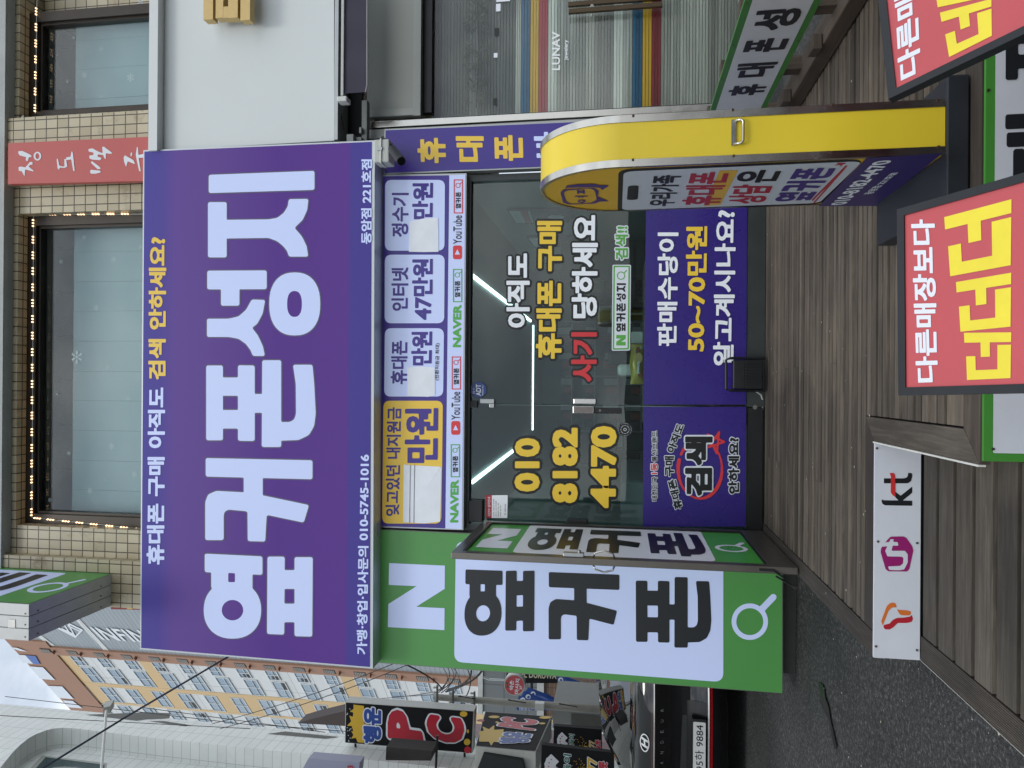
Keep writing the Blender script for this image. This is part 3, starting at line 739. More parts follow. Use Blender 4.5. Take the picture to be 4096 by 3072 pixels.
for yl, yr, ic, ir, dx in ((1679, 1567, 1739, 1684, -5), (976, 862, 1037, 982, 2)):
    tx('YouTube', (1811+dx,1812+dx), (1845+dx,1846+dx), yl, yr, PLf, BLACK_L, lb, r=.012, step=.035, off=.003)
    rrect([PLf(1810+dx, ic), PLf(1810+dx, ir), PLf(1846+dx, ir), PLf(1846+dx, ic)], REDL, lb, .02, .003, 'icon')
    c = (ic+ir)/2; pxlay([[(1818+dx, c+9), (1838+dx, c+9), (1828+dx, c-12)]], PLf, WHITE_L, lb, .0045, 'icon_arrow')
for yl, yr, m_, dx in ((1909, 1777, NG, -8), (1558, 1426, REDL, -4), (1209, 1076, NG, 1), (854, 718, REDL, 4)):
    fr_ = MB()
    for a in ((1811, 1815, yl, yr), (1844, 1848, yl, yr), (1815, 1844, yl, yl-4), (1815, 1844, yr+4, yr)):
        fr_.poly([PLf(a[0]+dx, a[2]), PLf(a[0]+dx, a[3]), PLf(a[1]+dx, a[3]), PLf(a[1]+dx, a[2])])
    o = fr_.build('search_box', m_, lb); o.data.transform(Matrix.Translation((0, -.003, 0)))
    logo_row('옆커폰', [PLf(1819+dx, yl-20), PLf(1819+dx, yl-85), PLf(1840+dx, yl-85), PLf(1840+dx, yl-20)], BLACK_L, lb, .003)
    pxlay(lens_polys(1828+dx, yr+24, 10, 7.5, 1843+dx, yr+12, 1.6), PLf, m_, lb, .003, 'search_mark')

# ---------------------------------------------------------------- purple vertical sign by the door
PV = lambda x, y: atY(x, y, -.10); PVf = lambda x, y: atY(x, y, -.104)
vs = thing('vertical_sign', PV(2960, 590), 'narrow purple upright sign with yellow letters right of the glass shopfront', 'sign')
q = [PV(1533,698), PV(1538,516), PV(2965,455), PV(2965,640)]
MB().hexa(q, [p+Vector((0, .08, 0)) for p in q]).build('case', ALU, vs)
q = [PV(1539,692), PV(1543,522), PV(2960,461), PV(2960,635)]
MB().hexa([p+Vector((0, -.004, 0)) for p in q], q).build('panel', PURPLE_L, vs)
for ch, x0, x1, yl, yr, m_ in (('휴', 1672, 1785, 653, 552, YELLOW_L), ('대', 1826, 1938, 648, 545, YELLOW_L), ('폰', 1980, 2094, 644, 541, YELLOW_L), ('바', 2138, 2250, 632, 528, WHITE_L), ('꿀', 2290, 2400, 628, 526, WHITE_L), ('때', 2440, 2550, 624, 520, WHITE_L)):
    tx(ch, (x0, x0-3), (x1, x1-3), yl, yr, PVf, m_, vs, r=.036, step=.022)

# ---------------------------------------------------------------- green wall sign on the left
PG = lambda x, y: atY(x, y, -.12); PGf = lambda x, y: atY(x, y, -.124)
gs = thing('green_sign', PG(3130, 2500), 'tall green wall sign with white panel and three black letters', 'sign')
q = [PG(1505,2651), PG(1510,2116), PG(3132,2190), PG(3132,2774)]
MB().hexa(q, [p+Vector((0, .1, 0)) for p in q]).build('case', ALU_D, gs)
q = [PG(1508,2648), PG(1513,2119), PG(3128,2193), PG(3128,2771)]
MB().hexa([p+Vector((0, -.004, 0)) for p in q], q).build('panel', GREEN_L, gs)
rrect([PGf(1817,2647), PGf(1824,2165), PGf(2893,2210), PGf(2893,2728)], WHITE_L, gs, .07, .003, 'white_panel')
lay(NCELLS, [PGf(1552,2508), PGf(1557,2252), PGf(1780,2262), PGf(1778,2520)], WHITE_L, gs, .003, 'letter')
for ch, a in (('옆', [(1857,2540),(1861,2272),(2139,2282),(2137,2546)]), ('커', [(2194,2556),(2195,2286),(2478,2298),(2476,2570)]), ('폰', [(2542,2584),(2543,2304),(2846,2310),(2844,2594)])):
    lay(logo_unit(ch)[0], [PGf(*p) for p in a], BLACK_L, gs, .006, 'letter')
pxlay(lens_polys(2999, 2486, 73, 54, 3093, 2388, 13), PGf, WHITE_L, gs, .003, 'search_mark')
# lower outer walling the sign hangs on
lw = MB(); lw.box(atY(2400, 2640, 0).x, -1.2, -.015, .1, 0, zlow)
lw.build('lower_wall', mat('painted_wall', (70, 70, 68), .8, var=.2, bump=.3), shop)

# ================================================================ glass shopfront and the room behind it
def pb(mb, x0, x1, yl, yr, Y, th, mi=0):
    """upright box whose front face covers a picture rectangle on the plane y = Y"""
    a, b_ = atY(x0, (yl+yr)/2, Y), atY(x1, (yl+yr)/2, Y); c, d_ = atY((x0+x1)/2, yl, Y), atY((x0+x1)/2, yr, Y)
    return mb.box(c.x, d_.x, Y, Y+th, b_.z, a.z, mi=mi)
GP = lambda x, y: atY(x, y, -.010)
fx0, fx1 = atY(2400, 2108, 0).x, atY(2400, 712, 0).x
fm = atY(2400, 1622, 0).x
ztp = Z0(1884); zb = Z0(3048, 1500)
sf = thing('glass_shopfront', ((fx0+fx1)/2, 0, DZ), 'glass shopfront with purple posters and outlined lettering stuck to the panes', 'shopfront')
fr = MB(); fr.box(fx0-.06, fx1+.05, -.04, .06, ztp, Z0(1856)).box(fx1+.002, fx1+.05, -.04, .06, DZ, ztp).box(fx0-.06, fx0-.004, -.04, .06, DZ, ztp)
fr.box(fm+.004, fx1+.002, -.03, .05, DZ, Z0(2988))
fr.build('frame', mat('front_frame', (66, 70, 70), .4, .5, var=.15), sf)
FAS = mat('fascia_dark', (58, 60, 60), .6, var=.1)
q = MB(); pb(q, 1449, 1856, 2118, 480, .0, .05); q.build('fascia', FAS, sf)
SG = glass_mat('shop_glass', (.80, .90, .885), 1.5, .006)
MB().box(fm+.004, fx1+.002, -.004, .004, Z0(2988), ztp).build('fixed_pane', SG, sf)
door = MB().box(fx0, fm-.004, -.004, .004, Z0(2990), ztp-.006).build('door', SG, sf)
d2 = MB(); d2.box(fx0, fm-.004, -.02, .02, DZ+.012, Z0(2992)).build('door_rail', BLACKP, sf)
edge_m = mat('glass_edge', (124, 148, 144), .15)
MB().box(fm-.0038, fm-.001, -.006, .006, Z0(2985), ztp-.01).build('glass_edge', edge_m, sf)
def poster(x0, x1, yl, yr, nm='poster'):
    q = [atY(x0[0], yl, -.006), atY(x0[1], yr, -.006), atY(x1[1], yr, -.006), atY(x1[0], yl, -.006)]
    return MB().hexa(q, [p+Vector((0, .0015, 0)) for p in q]).build(nm, PURPLE_P, sf)
poster((2574,2586), (2984,2989), 1618, 714); poster((2572,2574), (2982,2984), 2106, 1627)
kt_ = dict(outline=(OUT_B, .075), r=.036, step=.022, off=.004)
tx('아직도', (2026,2026), (2119,2119), 1311, 1014, GP, PRINT_W, sf, **kt_)
tx('휴대폰 구매', (2143,2148), (2246,2249), 1435, 884, GP, PRINT_Y, sf, **kt_)
tx('사기', (2284,2285), (2386,2388), 1527, 1329, GP, PRINT_R, sf, **kt_)
tx('당하세요', (2286,2290), (2388,2393), 1273, 861, GP, PRINT_W, sf, **kt_)
rrect([GP(2447,1403), GP(2450,1059), GP(2524,1059), GP(2520,1402)], OUT_W, sf, .012, .001, 'search_box')
rrect([GP(2451,1399), GP(2454,1063), GP(2520,1063), GP(2516,1398)], PRINT_G, sf, .008, .0022, 'search_box')
rrect([GP(2457,1393), GP(2460,1069), GP(2514,1069), GP(2510,1392)], OUT_W, sf, .006, .0034, 'search_box')
logo_row('옆커폰성지', [GP(2465,1327), GP(2467,1133), GP(2504,1133), GP(2502,1327)], OUT_B, sf, .0048, .14)
lay(NCELLS, [GP(2465,1382), GP(2465,1340), GP(2503,1340), GP(2502,1382)], PRINT_G, sf, .0048, 'letter')
pxlay(lens_polys(2484, 1103, 16.5, 13, 2507, 1082, 2), GP, PRINT_G, sf, .0048, 'search_mark')
tx('검색!!', (2461,2462), (2512,2513), 1039, 906, GP, PRINT_G, sf, outline=(OUT_W, .085), r=.03, off=.004)
tx('판매수당이', (2628,2631), (2707,2714), 1385, 930, GP, PRINT_W, sf, r=.03, step=.025)
tx('50~70만원', (2740,2745), (2820,2829), 1406, 905, GP, PRINT_Y, sf, r=.03, step=.025)
tx('알고계시나요?', (2851,2861), (2934,2945), 1462, 841, GP, PRINT_W, sf, r=.03, step=.025)
kn = dict(outline=(OUT_B, .08), r=.05, step=.022, off=.004)
tx('010', (2058,2060), (2159,2160), 1966, 1752, GP, PRINT_Y, sf, **kn)
tx('8182', (2209,2210), (2311,2312), 2012, 1711, GP, PRINT_Y, sf, **kn)
tx('4470', (2362,2364), (2464,2467), 2032, 1704, GP, PRINT_Y, sf, **kn)
kp = dict(outline=(OUT_W, .085), r=.02, step=.035, off=.0045)
tx('대한민국', (2607,2607), (2630,2630), 2004, 1907, GP, OUT_B, sf, **kp)
tx('1등', (2603,2603), (2631,2631), 1896, 1852, GP, PRINT_R, sf, **kp)
tx('통신브랜드', (2607,2607), (2630,2630), 1846, 1724, GP, OUT_B, sf, **kp)
def arc_word(s, a, b_, h, m_, **k):
    """word whose middle line runs a -> b (picture points of zoomed tile) with height h"""
    A = np.array((2048+a[0]*K, 1536+a[1]*K)); B = np.array((2048+b_[0]*K, 1536+b_[1]*K)); d = (B-A)/np.linalg.norm(B-A)
    dn = np.array((-d[1], d[0]))                    # picture direction of 'down' for text running from A to B
    if dn[0] < 0: dn = -dn
    dn = dn*h*K/2
    return text(s, [GP(*(A-dn)), GP(*(B-dn)), GP(*(B+dn)), GP(*(A+dn))], m_, sf, **k)
kb = dict(outline=(OUT_W, .07), r=.04, step=.03, off=.0045)
arc_word('휴대폰', (1440, 1080), (1378, 826), 76, OUT_B, **kb)
arc_word('구매', (1358, 798), (1360, 622), 84, OUT_B, **kb)
arc_word('아직도', (1366, 590), (1458, 348), 76, OUT_B, **kb)
sc_ = [(2048+K*(1625+190*math.cos(a)), 1536+K*(735+255*math.sin(a))) for a in [math.radians(q) for q in range(-150, 205, 12)]]
P = []
for i, (a, b_) in enumerate(zip(sc_[:-1], sc_[1:])): P += stroke([a, b_], 5.5+2*math.sin(i*.5))
st = [(1690,435),(1835,500),(1700,545),(1790,415),(1770,600),(1690,435)]
P += stroke([(2048+K*x, 1536+K*y) for x, y in st], 4)
pxlay(shape(P, (), 3), GP, PRINT_R, sf, .001, 'scribble')
tx('검색', (2740,2740), (2849,2850), 1982, 1746, GP, OUT_B, sf, outline=(OUT_W, .05), r=.05, step=.025, off=.0055)
tx('안하세요?', (2913,2913), (2957,2957), 1975, 1750, GP, OUT_B, sf, **kb)
# round black sticker, lock, clamp, notices
c = GP(2500, 1718)
def disc(cx, cy, R, Y, m_, nm, par, r_in=0, off=.001):
    pxlay(shape([ell(cx, cy, R, R)], [ell(cx, cy, r_in, r_in)] if r_in else [], max(R/12, .6)), lambda x, y: atY(x, y, Y), m_, par, off, nm)
disc(2500, 1718, 28, -.01, OUT_B, 'round_sticker', sf)
for a, b_ in ((26, 24.8), (17, 15.8), (6, 4.5)): disc(2500, 1718, a, -.01, PRINT_W, 'sticker_ring', sf, b_, .0022)
lk = MB(); pb(lk, 2290, 2378, 1656, 1623, -.045, .03); lk.build('lock', mat('lock_steel', (150, 150, 146), .25, .8, var=.2, vscale=30), sf, bevel=.008)
lk = MB(); pb(lk, 2297, 2371, 1651, 1628, -.048, .004); lk.build('lock_face', mat('lock_face', (120, 112, 108), .35, .4), sf)
lk = MB(); pb(lk, 2293, 2385, 1617, 1595, -.04, .03); lk.build('strike', CHROME, sf, bevel=.006)
lk = MB(); pb(lk, 2380, 2487, 1654, 1632, -.03, .022); lk.build('keypad', BLACKP, sf, bevel=.004)
lk = MB(); pb(lk, 2396, 2404, 1646, 1638, -.034, .004); lk.build('sensor', ALU_D, sf)
lk = MB(); pb(lk, 1920, 1977, 1614, 1596, -.03, .026); pb(lk, 1957, 1977, 1631, 1615, -.03, .026); lk.build('glass_clamp', ALU, sf, bevel=.003)
lk = MB(); pb(lk, 1879, 1908, 1631, 1603, -.03, .026); lk.build('pivot', DARK, sf)
lk = MB(); pb(lk, 1872, 1930, 2088, 2002, -.05, .045); lk.build('door_closer', DARK, sf, bevel=.006)
lk = MB(); pb(lk, 2266, 2350, 2100, 2078, -.04, .036); lk.build('door_stop', BLACKP, sf, bevel=.006)
for x in (1970, 1990, 2010): MB().cyl(atY(x-8, 2092, -.03), atY(x+8, 2092, -.03), .008, 10).build('hinge', CHROME, sf)
rq = [(1914+36*math.cos(math.pi/8+k*math.pi/4), 1559+36*math.sin(math.pi/8+k*math.pi/4)) for k in range(8)]
pxlay([rq], GP, mat('navy', (18, 34, 66), .3), sf, .001, 'alarm_sticker')
pxlay([[(1914+(x-1914)*.9, 1559+(y-1559)*.9) for x, y in rq]], GP, mat('alarm_blue', (24, 66, 142), .3), sf, .002, 'alarm_sticker')
tx('ADT', (1904,1904), (1924,1924), 1583, 1537, GP, PRINT_W, sf, r=.02, off=.0035, step=.04)
tx('캡스', (1891,1891), (1899,1899), 1576, 1550, GP, PRINT_W, sf, r=.01, off=.0035, step=.05)
tx('WORLD No.1', (1928,1928), (1934,1934), 1582, 1540, GP, PRINT_W, sf, r=.01, off=.0035, step=.05)
q = [GP(1943,2071), GP(1943,1981), GP(2031,1980), GP(2029,2072)]
rrect(q, PRINT_W, sf, .005, .001, 'notice'); rrect([q[0], q[1], bil(q, 1, .28), bil(q, 0, .28)], mat('notice_red', (176, 40, 58), .4), sf, .005, .002, 'notice_header')
tx('CCTV 설치안내', (1951,1951), (1962,1962), 2064, 1988, GP, PRINT_W, sf, r=.01, off=.003, step=.045)
for i, s in enumerate(('설치목적: 시설물 관리, 화재예방', '촬영시간: 24시간 연속촬영', '촬영범위: 매장 내부', '관리책임: 매장 담당자')):
    tx(s, (1973+i*9,)*2, (1978+i*9,)*2, 2066, 2066-(70-8*i), GP, OUT_B, sf, r=.004, off=.003, step=.06)
tx('kt telecop', (2018,2018), (2024,2024), 2060, 2016, GP, OUT_B, sf, r=.01, off=.003, step=.06)
for x, y in ((3020,1629),): disc(x, y, 9, -.03, ALU_D, 'floor_bolt', sf)

# the room: a real box with lamps on the ceiling
WALLI = mat('room_wall', (98, 120, 117), .7, var=.06, vscale=1)
zc = atY(2129, 1500, 4.8).z
rm = thing('shop_room', (0, 3, DZ), 'dim grey shop interior seen through the glass door and window', 'room')
r_ = MB(); r_.box(-1.32, -1.30, .07, 6.0, DZ, zc).box(1.66, 1.68, .08, 6.0, DZ, zc).box(-1.32, 1.68, 6.0, 6.02, DZ, zc); r_.build('wall', WALLI, rm)
MB().box(-1.32, 1.68, .07, 6.02, zc, zc+.02).build('ceiling', mat('room_ceiling', (112, 128, 126), .7), rm)
MB().box(-1.30, 1.66, .07, 6.0, DZ-.02, DZ).build('floor', mat('room_floor', (96, 98, 94), .3), rm)
LED = mat('led_tube', (226, 244, 246), .4, emit=5)
lt = thing('ceiling_light', (0, 3, zc), 'white line lights set in a square round the shop ceiling', 'lamp')
a = [atZ(x, y, zc-.02) for x, y in ((1884, 1095), (2129, 1287), (2129, 1745), (1884, 1935))]
for p, q_ in ((a[0], Vector((a[1].x, 4.8, zc-.02))), (Vector((a[1].x, 4.8, zc-.02)), Vector((a[2].x, 4.8, zc-.02))), (a[3], Vector((a[2].x, 4.8, zc-.02)))):
    p, q_ = p.lerp(q_, .02), p.lerp(q_, .93) if abs((q_-p).y) > .1 else p.lerp(q_, .95)
    dv = (q_-p).normalized(); sd_ = Vector((-dv.y, dv.x, 0))*.016
    MB().prism([p-sd_, p+sd_, q_+sd_, q_-sd_], (0, 0, .015)).build('tube', LED, lt)
# things inside
def rect_thing(nm, pts, m_, label, cat, th=Vector((0, .02, 0))):
    o = thing(nm, pts[-1], label, cat); MB().hexa(pts, [p+th for p in pts]).build('board', m_, o); return o
XW = 1.64; xq = lambda *P: [atX(x, y, XW) for x, y in P]
PST = mat('faded_print', (176, 190, 190), .6, var=.1, vscale=20); PBLK = mat('poster_dark', (44, 52, 60), .6)
o = rect_thing('wall_poster', xq((2027,838),(2062,896),(2276,890),(2292,836)), PBLK, 'framed notice with a rust coloured band on the inner wall behind the yellow sign', 'poster', Vector((.015, 0, 0)))
MB().poly([p+Vector((-.003, 0, 0)) for p in xq((2036,843),(2066,892),(2134,890),(2118,842))]).build('sheet', PST, o)
MB().poly([p+Vector((-.006, 0, 0)) for p in xq((2080,843),(2104,890),(2128,889),(2108,842))]).build('band', mat('rust_band', (140, 66, 48), .6), o)
pxlay(shape([[(2340+0*x, y) for x, y in ()] or ell(2218, 868, 82, 17)], (), 5), lambda x, y: atX(x, y, XW-.004), mat('logo_navy', (28, 36, 56), .5), o, .001, 'emblem')
pxlay([[(2190,868),(2205,860),(2242,860),(2258,867),(2242,876),(2205,876)]], lambda x, y: atX(x, y, XW-.008), PST, o, .001, 'emblem')
o = rect_thing('wall_poster', xq((2106,949),(2136,990),(2290,988),(2310,945)), PBLK, 'second dark framed notice on the inner wall, half hidden by yellow lettering', 'poster', Vector((.015, 0, 0)))
MB().poly([p+Vector((-.003, 0, 0)) for p in xq((2114,953),(2140,986),(2200,984),(2190,951))]).build('sheet', PST, o)
o = rect_thing('wall_poster', xq((2173,1025),(2180,1056),(2290,1054),(2300,1022)), PBLK, 'third and deepest framed notice on the inner wall', 'poster', Vector((.015, 0, 0)))
MB().poly([p+Vector((-.003, 0, 0)) for p in xq((2178,1029),(2184,1052),(2230,1050),(2226,1027))]).build('sheet', PST, o)
LEAF = mat('house_leaf', (34, 50, 34), .45, var=.3, vscale=30)
pl = thing('potted_palm', atY(2900, 900, .55), 'dark green palm standing inside the window behind the yellow sign', 'plant')
MB().tube([(pl.location.x, .55, DZ), (pl.location.x, .55, DZ+.2), (pl.location.x, .55, DZ+.3)], [.10, .13, .13], 16).build('pot', mat('pot', (70, 66, 60), .6), pl)
fo = MB(); random.seed(3)
base = Vector((pl.location.x, .55, DZ+.3))
for k in range(16):
    az = k*2.4; ln = random.uniform(.4, .62); pr = None; tip = random.uniform(.25, .75)
    pts = [base+Vector((math.cos(az)*ln*s*(.4+.6*s), math.sin(az)*ln*s*.6, (1-s*s*tip)*s*.75)) for s in [i/8 for i in range(9)]]
    pts = [Vector((p.x, max(.1, p.y), p.z)) for p in pts]
    fo.tube(pts, .004, 4)
    for i in range(2, 9):
        t_ = (pts[i]-pts[i-1]).normalized(); sv = t_.cross(Vector((0, 0, 1))).normalized()
        for sg_ in (-1, 1):
            L_ = .16*(1-abs(i-5)/8); tip_ = pts[i]+sv*sg_*L_+t_*.08+Vector((0, 0, -.03)); w_ = t_*.014
            fo.poly([pts[i]-w_, tip_, pts[i]+w_])
fo.build('fronds', LEAF, pl)
lp = thing('table_lamp', atY(2573, 1256, 1.3), 'small lamp with a beige drum shade with pale rims inside the shop', 'lamp')
p0, p1 = atY(2446, 1256, 1.3), atY(2396, 1256, 1.3); rr_ = (atY(2420, 1224, 1.3).x-atY(2420, 1289, 1.3).x)/2
MB().cyl(p0, p1, rr_, 24).build('shade', mat('shade', (150, 136, 110), .7), lp)
for z_ in (p0.z, p1.z): MB().cyl(Vector((p0.x, 1.3, z_-.008)), Vector((p0.x, 1.3, z_+.008)), rr_+.003, 24).build('rim', WHITEP, lp)
MB().cyl(Vector((p0.x, 1.3, DZ+.82)), p0, .012, 8).build('stem', ALU, lp)
ct = thing('counter', (0, .8, DZ), 'low shop counter behind the purple poster holding a snack bag', 'counter')
zct = atY(2574, 1450, .35).z
MB().box(-.30, 1.0, .30, .75, DZ, zct).build('body', mat('counter_wood', (90, 84, 76), .5), ct, bevel=.004)
def soft(nm, x0, x1, yl, yr, Y, th, m_, label, cat, bev=.01):
    o = thing(nm, atY(x1, (yl+yr)/2, Y), label, cat); q = MB(); pb(q, x0, x1, yl, yr, Y, th); q.build('body', m_, o, bevel=bev); return o
bagm = mat('snack_foil', (190, 172, 86), .3, .2, var=.25, vscale=14)
o = thing('snack_bag', atY(2573, 1456, .40), 'yellow foil snack bag lying on the counter behind the glass', 'snack bag')
rows = []
for i in range(9):
    u = i/8; rw = []
    for j in range(7):
        v = j/6; puff = .05*(math.sin(math.pi*u)*math.sin(math.pi*v))**.6
        p = atY(2521+52*v+3*math.sin(u*9), 1536-159*u, .42); rw.append(p+Vector((0, -puff, 0)))
    rows.append(rw)
MB().grid(rows, flip=True).build('body', bagm, o, smooth=True)
MB().grid([[p+Vector((0, 2*(atY(2550, 1456, .42).y-p.y)+.001, 0)) for p in rw] for rw in rows]).build('back', bagm, o, smooth=True)
pxlay([ell(2556, 1432, 14, 22)], lambda x, y: atY(x, y, .36), mat('nut', (196, 168, 110), .5), o, .001, 'print')
pxlay([ell(2552, 1404, 9, 16), ell(2560, 1500, 8, 10)], lambda x, y: atY(x, y, .362), mat('nut2', (128, 62, 40), .5), o, .001, 'print')
tx('peanuts', (2545,2549), (2560,2562), 1494, 1446, lambda x, y: atY(x, y, .355), PRINT_W, o, r=.03, step=.05, off=.001)
tx('50', (2560,2560), (2568,2568), 1394, 1384, lambda x, y: atY(x, y, .355), PRINT_W, o, r=.01, step=.05, off=.001)
soft('paper_cup', 2525, 2573, 1374, 1326, .5, .09, WHITEP, 'white paper container next to the snack bag', 'cup')
o = soft('air_purifier', 2470, 2573, 1504, 1456, .62, .12, WHITEP, 'white round topped device behind the snack bag', 'device', .03)
soft('leather_bag', 2430, 2573, 1462, 1404, .8, .15, mat('dark_leather', (30, 28, 28), .5, var=.3, vscale=20), 'dark leather bag on the counter behind the search sticker', 'bag', .03)
for i, (a_, b_, c_, d_, lab) in enumerate(((2318, 2470, 1860, 1736, 'black monitor on the desk behind the number lettering'), (2440, 2560, 1900, 1800, 'lower black computer box beside the inner monitor'))):
    o = soft('monitor' if i == 0 else 'computer', a_, b_, c_, d_, 2.6+.3*i, .06, BLACKP, lab, 'screen' if i == 0 else 'computer')
dk = thing('desk', (-.2, 2.9, DZ), 'plain dark desk at the back of the shop behind the door', 'desk')
q = MB(); q.box(-1.0, .4, 2.45, 3.2, DZ+.68, DZ+.72).box(-.98, -.94, 2.5, 3.15, DZ, DZ+.68).box(.34, .38, 2.5, 3.15, DZ, DZ+.68).box(-.94, .34, 2.52, 2.54, DZ+.2, DZ+.68)
q.build('body', mat('desk_dark', (52, 54, 54), .5), dk)
cbn = thing('cabinet', (-1.1, 2.2, DZ), 'pale low cabinet along the left inner wall behind the door glass', 'cabinet')
q = MB(); q.box(-1.29, -.86, .9, 3.6, DZ, DZ+1.05); q.build('body', mat('cab_white', (150, 164, 166), .5), cbn, bevel=.005)
q = MB()
for k in range(3): q.box(-.859, -.852, 1.0+k*.88, 1.0+k*.88+.8, DZ+.08, DZ+.98)
q.build('door', mat('cab_white2', (140, 156, 160), .4), cbn, bevel=.002)
sh = thing('shelf_unit', (1.3, 4.5, DZ), 'dark shelves of boxes along the far right inner wall', 'shelf')
q = MB()
for k in range(5): q.box(1.2, 1.65, 2.6, 5.8, DZ+.1+k*.4, DZ+.13+k*.4)
for yy in (2.6, 4.2, 5.78): q.box(1.2, 1.65, yy, yy+.03, DZ, DZ+1.75)
q.build('rack', mat('rack', (60, 66, 66), .5), sh)
q = MB(); random.seed(5)
for k in range(4):
    yy = 2.7
    while yy < 5.6:
        w_ = random.uniform(.12, .35); q.box(1.27, 1.6, yy, yy+w_*.9, DZ+.13+k*.4, DZ+.13+k*.4+random.uniform(.1, .3), random.random()); yy += w_
q.build('box_row', mat('carton', (104, 98, 88), .7, var=.3, vscale=4), sh)

ds = thing('display_shelf', (.3, 5.8, DZ), 'wall shelves of small phone boxes on the rear wall of the shop', 'shelf')
q = MB(); random.seed(31)
for k in range(4): q.box(-.7, 1.0, 5.72, 5.99, DZ+.75+k*.36, DZ+.77+k*.36)
for x in (-.72, .14, 1.0): q.box(x, x+.02, 5.72, 5.99, DZ+.4, DZ+1.95)
q.build('rack', mat('rack_pale', (150, 160, 160), .5), ds)
for tone, seed in (((176, 182, 186), 2), ((60, 66, 74), 3), ((150, 70, 60), 4)):
    q = MB(); random.seed(seed)
    for k in range(4):
        for j in range(4):
            x = -.66+(j*3+seed % 3)*.135; q.box(x, x+.1, 5.8, 5.9, DZ+.77+k*.36, DZ+.77+k*.36+random.uniform(.12, .24))
    q.build('box_row', mat('phone_box_%d' % seed, tone, .5), ds)
nb_ = thing('notice_board', (-.98, 5.9, DZ+1.5), 'pale notice board on the rear wall left of the shelves', 'board')
MB().box(-1.2, -.78, 5.96, 5.99, DZ+1.0, DZ+1.75).build('frame', mat('rack', (60, 66, 66), .5), nb_)
q = MB()
for i in range(3):
    for j in range(2): q.box(-1.17+j*.2, -1.0+j*.2, 5.95, 5.959, DZ+1.04+i*.235, DZ+1.24+i*.235)
q.build('sheet', PST, nb_)

# ---------------------------------------------------------------- green glass door leaf standing open towards the street
ax = atY(2400, 2100, 0).x+.012
od = thing('open_door', (ax, -.45, DZ), 'open aluminium framed leaf with green film and black letters on the glass', 'door')
yn = atX(2400, 2236, ax).y; AX = lambda x, y: atX(x, y, ax)
zt_, zb_ = atX(1772, 2240, ax).z, DZ+.012
y0_, y1_ = yn, -.045
fr = MB(); fw = .058
fr.box(ax-.042, ax, y0_, y0_+fw, zb_, zt_).box(ax-.042, ax, y1_-fw, y1_, zb_, zt_).box(ax-.042, ax, y0_+fw, y1_-fw, zt_-fw*1.1, zt_).box(ax-.042, ax, y0_+fw, y1_-fw, zb_, zb_+.16)
FRM = mat('door_frame', (112, 108, 102), .32, .7, var=.15, vscale=5)
fr.build('frame', FRM, od, bevel=.004)
gb = MB(); gb.box(ax-.012, ax-.002, y0_+fw, y0_+fw+.012, zb_+.16, zt_-fw*1.1).box(ax-.012, ax-.002, y1_-fw-.012, y1_-fw, zb_+.16, zt_-fw*1.1).box(ax-.0122, ax-.0022, y0_+fw, y1_-fw, zb_+.16, zb_+.172).box(ax-.0122, ax-.0022, y0_+fw, y1_-fw, zt_-fw*1.1-.012, zt_-fw*1.1)
gb.build('glazing_bead', DARK, od)
gy0, gy1, gz0, gz1 = y0_+fw, y1_-fw, zb_+.16, zt_-fw*1.1
GF_ = mat('film_green', (78, 166, 70), .3, var=.05, vscale=2, spec=.3)
FW_ = mat('film_white', (236, 240, 248), .3, spec=.3)
MB().box(ax-.022, ax-.014, gy0, gy1, gz0, gz1).build('glass', GF_, od)
FQ = [Vector((ax-.014, gy0, gz1)), Vector((ax-.014, gy1, gz1)), Vector((ax-.014, gy1, gz0)), Vector((ax-.014, gy0, gz0))]
def fq(u0, u1, v0, v1): return [bil(FQ, u0, v0), bil(FQ, u1, v0), bil(FQ, u1, v1), bil(FQ, u0, v1)]
lay(NCELLS, fq(.17, .83, .025, .14), FW_, od, .002, 'letter')
rrect(fq(.06, 1.0, .165, .845), FW_, od, .05, .002, 'white_panel')
FB_ = mat('film_black', (16, 18, 24), .3, spec=.3)
for ch, v0, v1 in (('옆', .20, .385), ('커', .415, .61), ('폰', .635, .83)): lay(logo_unit(ch)[0], fq(.16, .90, v0, v1), FB_, od, .004, 'letter')
W_, H_ = gy1-gy0, gz1-gz0
lp_ = lens_polys(.46*W_, .922*H_, .105, .076, .46*W_+.175, .922*H_+.095, .018)
lay([[(a/W_, b_/H_) for a, b_ in p] for p in lp_], FQ, FW_, od, .002, 'search_mark')
hz = (atX(2372, 2240, ax).z, atX(2458, 2240, ax).z)
hp = [Vector((ax+.002, y0_+.03, hz[0])), Vector((ax+.03, y0_+.028, hz[0]-.01)), Vector((ax+.045, y0_+.028, (hz[0]+hz[1])/2)), Vector((ax+.03, y0_+.028, hz[1]+.01)), Vector((ax+.002, y0_+.03, hz[1]))]
MB().tube(hp, .006, 8).build('handle', CHROME, od, smooth=True)
MB().tube([p+Vector((-.048, 0, 0)) if i in (0, 4) else Vector((2*ax-.042-p.x, p.y, p.z)) for i, p in enumerate(hp)], .006, 8).build('handle', CHROME, od, smooth=True)
z0_, z1_ = atX(2250, 2230, ax).z, atX(2336, 2230, ax).z
MB().box(ax, ax+.026, y0_+.012, y0_+.055, z1_, z0_).build('lock', ALU, od, bevel=.005)
MB().cyl((ax+.026, y0_+.033, z1_+.03), (ax+.04, y0_+.033, z1_+.03), .012, 14).build('lock_knob', CHROME, od)
MB().tube([(ax-.02, y0_-.004, zb_+.22), (ax-.02, y0_-.012, zb_+.14), (ax-.06, y0_-.012, zb_+.08)], .007, 8).build('door_holder', DARK, od)
MB().tube([(ax-.06, y0_+.02, zb_+.12), (ax-.11, y0_+.02, zb_+.03), (ax-.12, y0_+.02, zb_+.005)], [.006, .006, .014], 8).build('door_holder', BLACKP, od)
sc = MB()
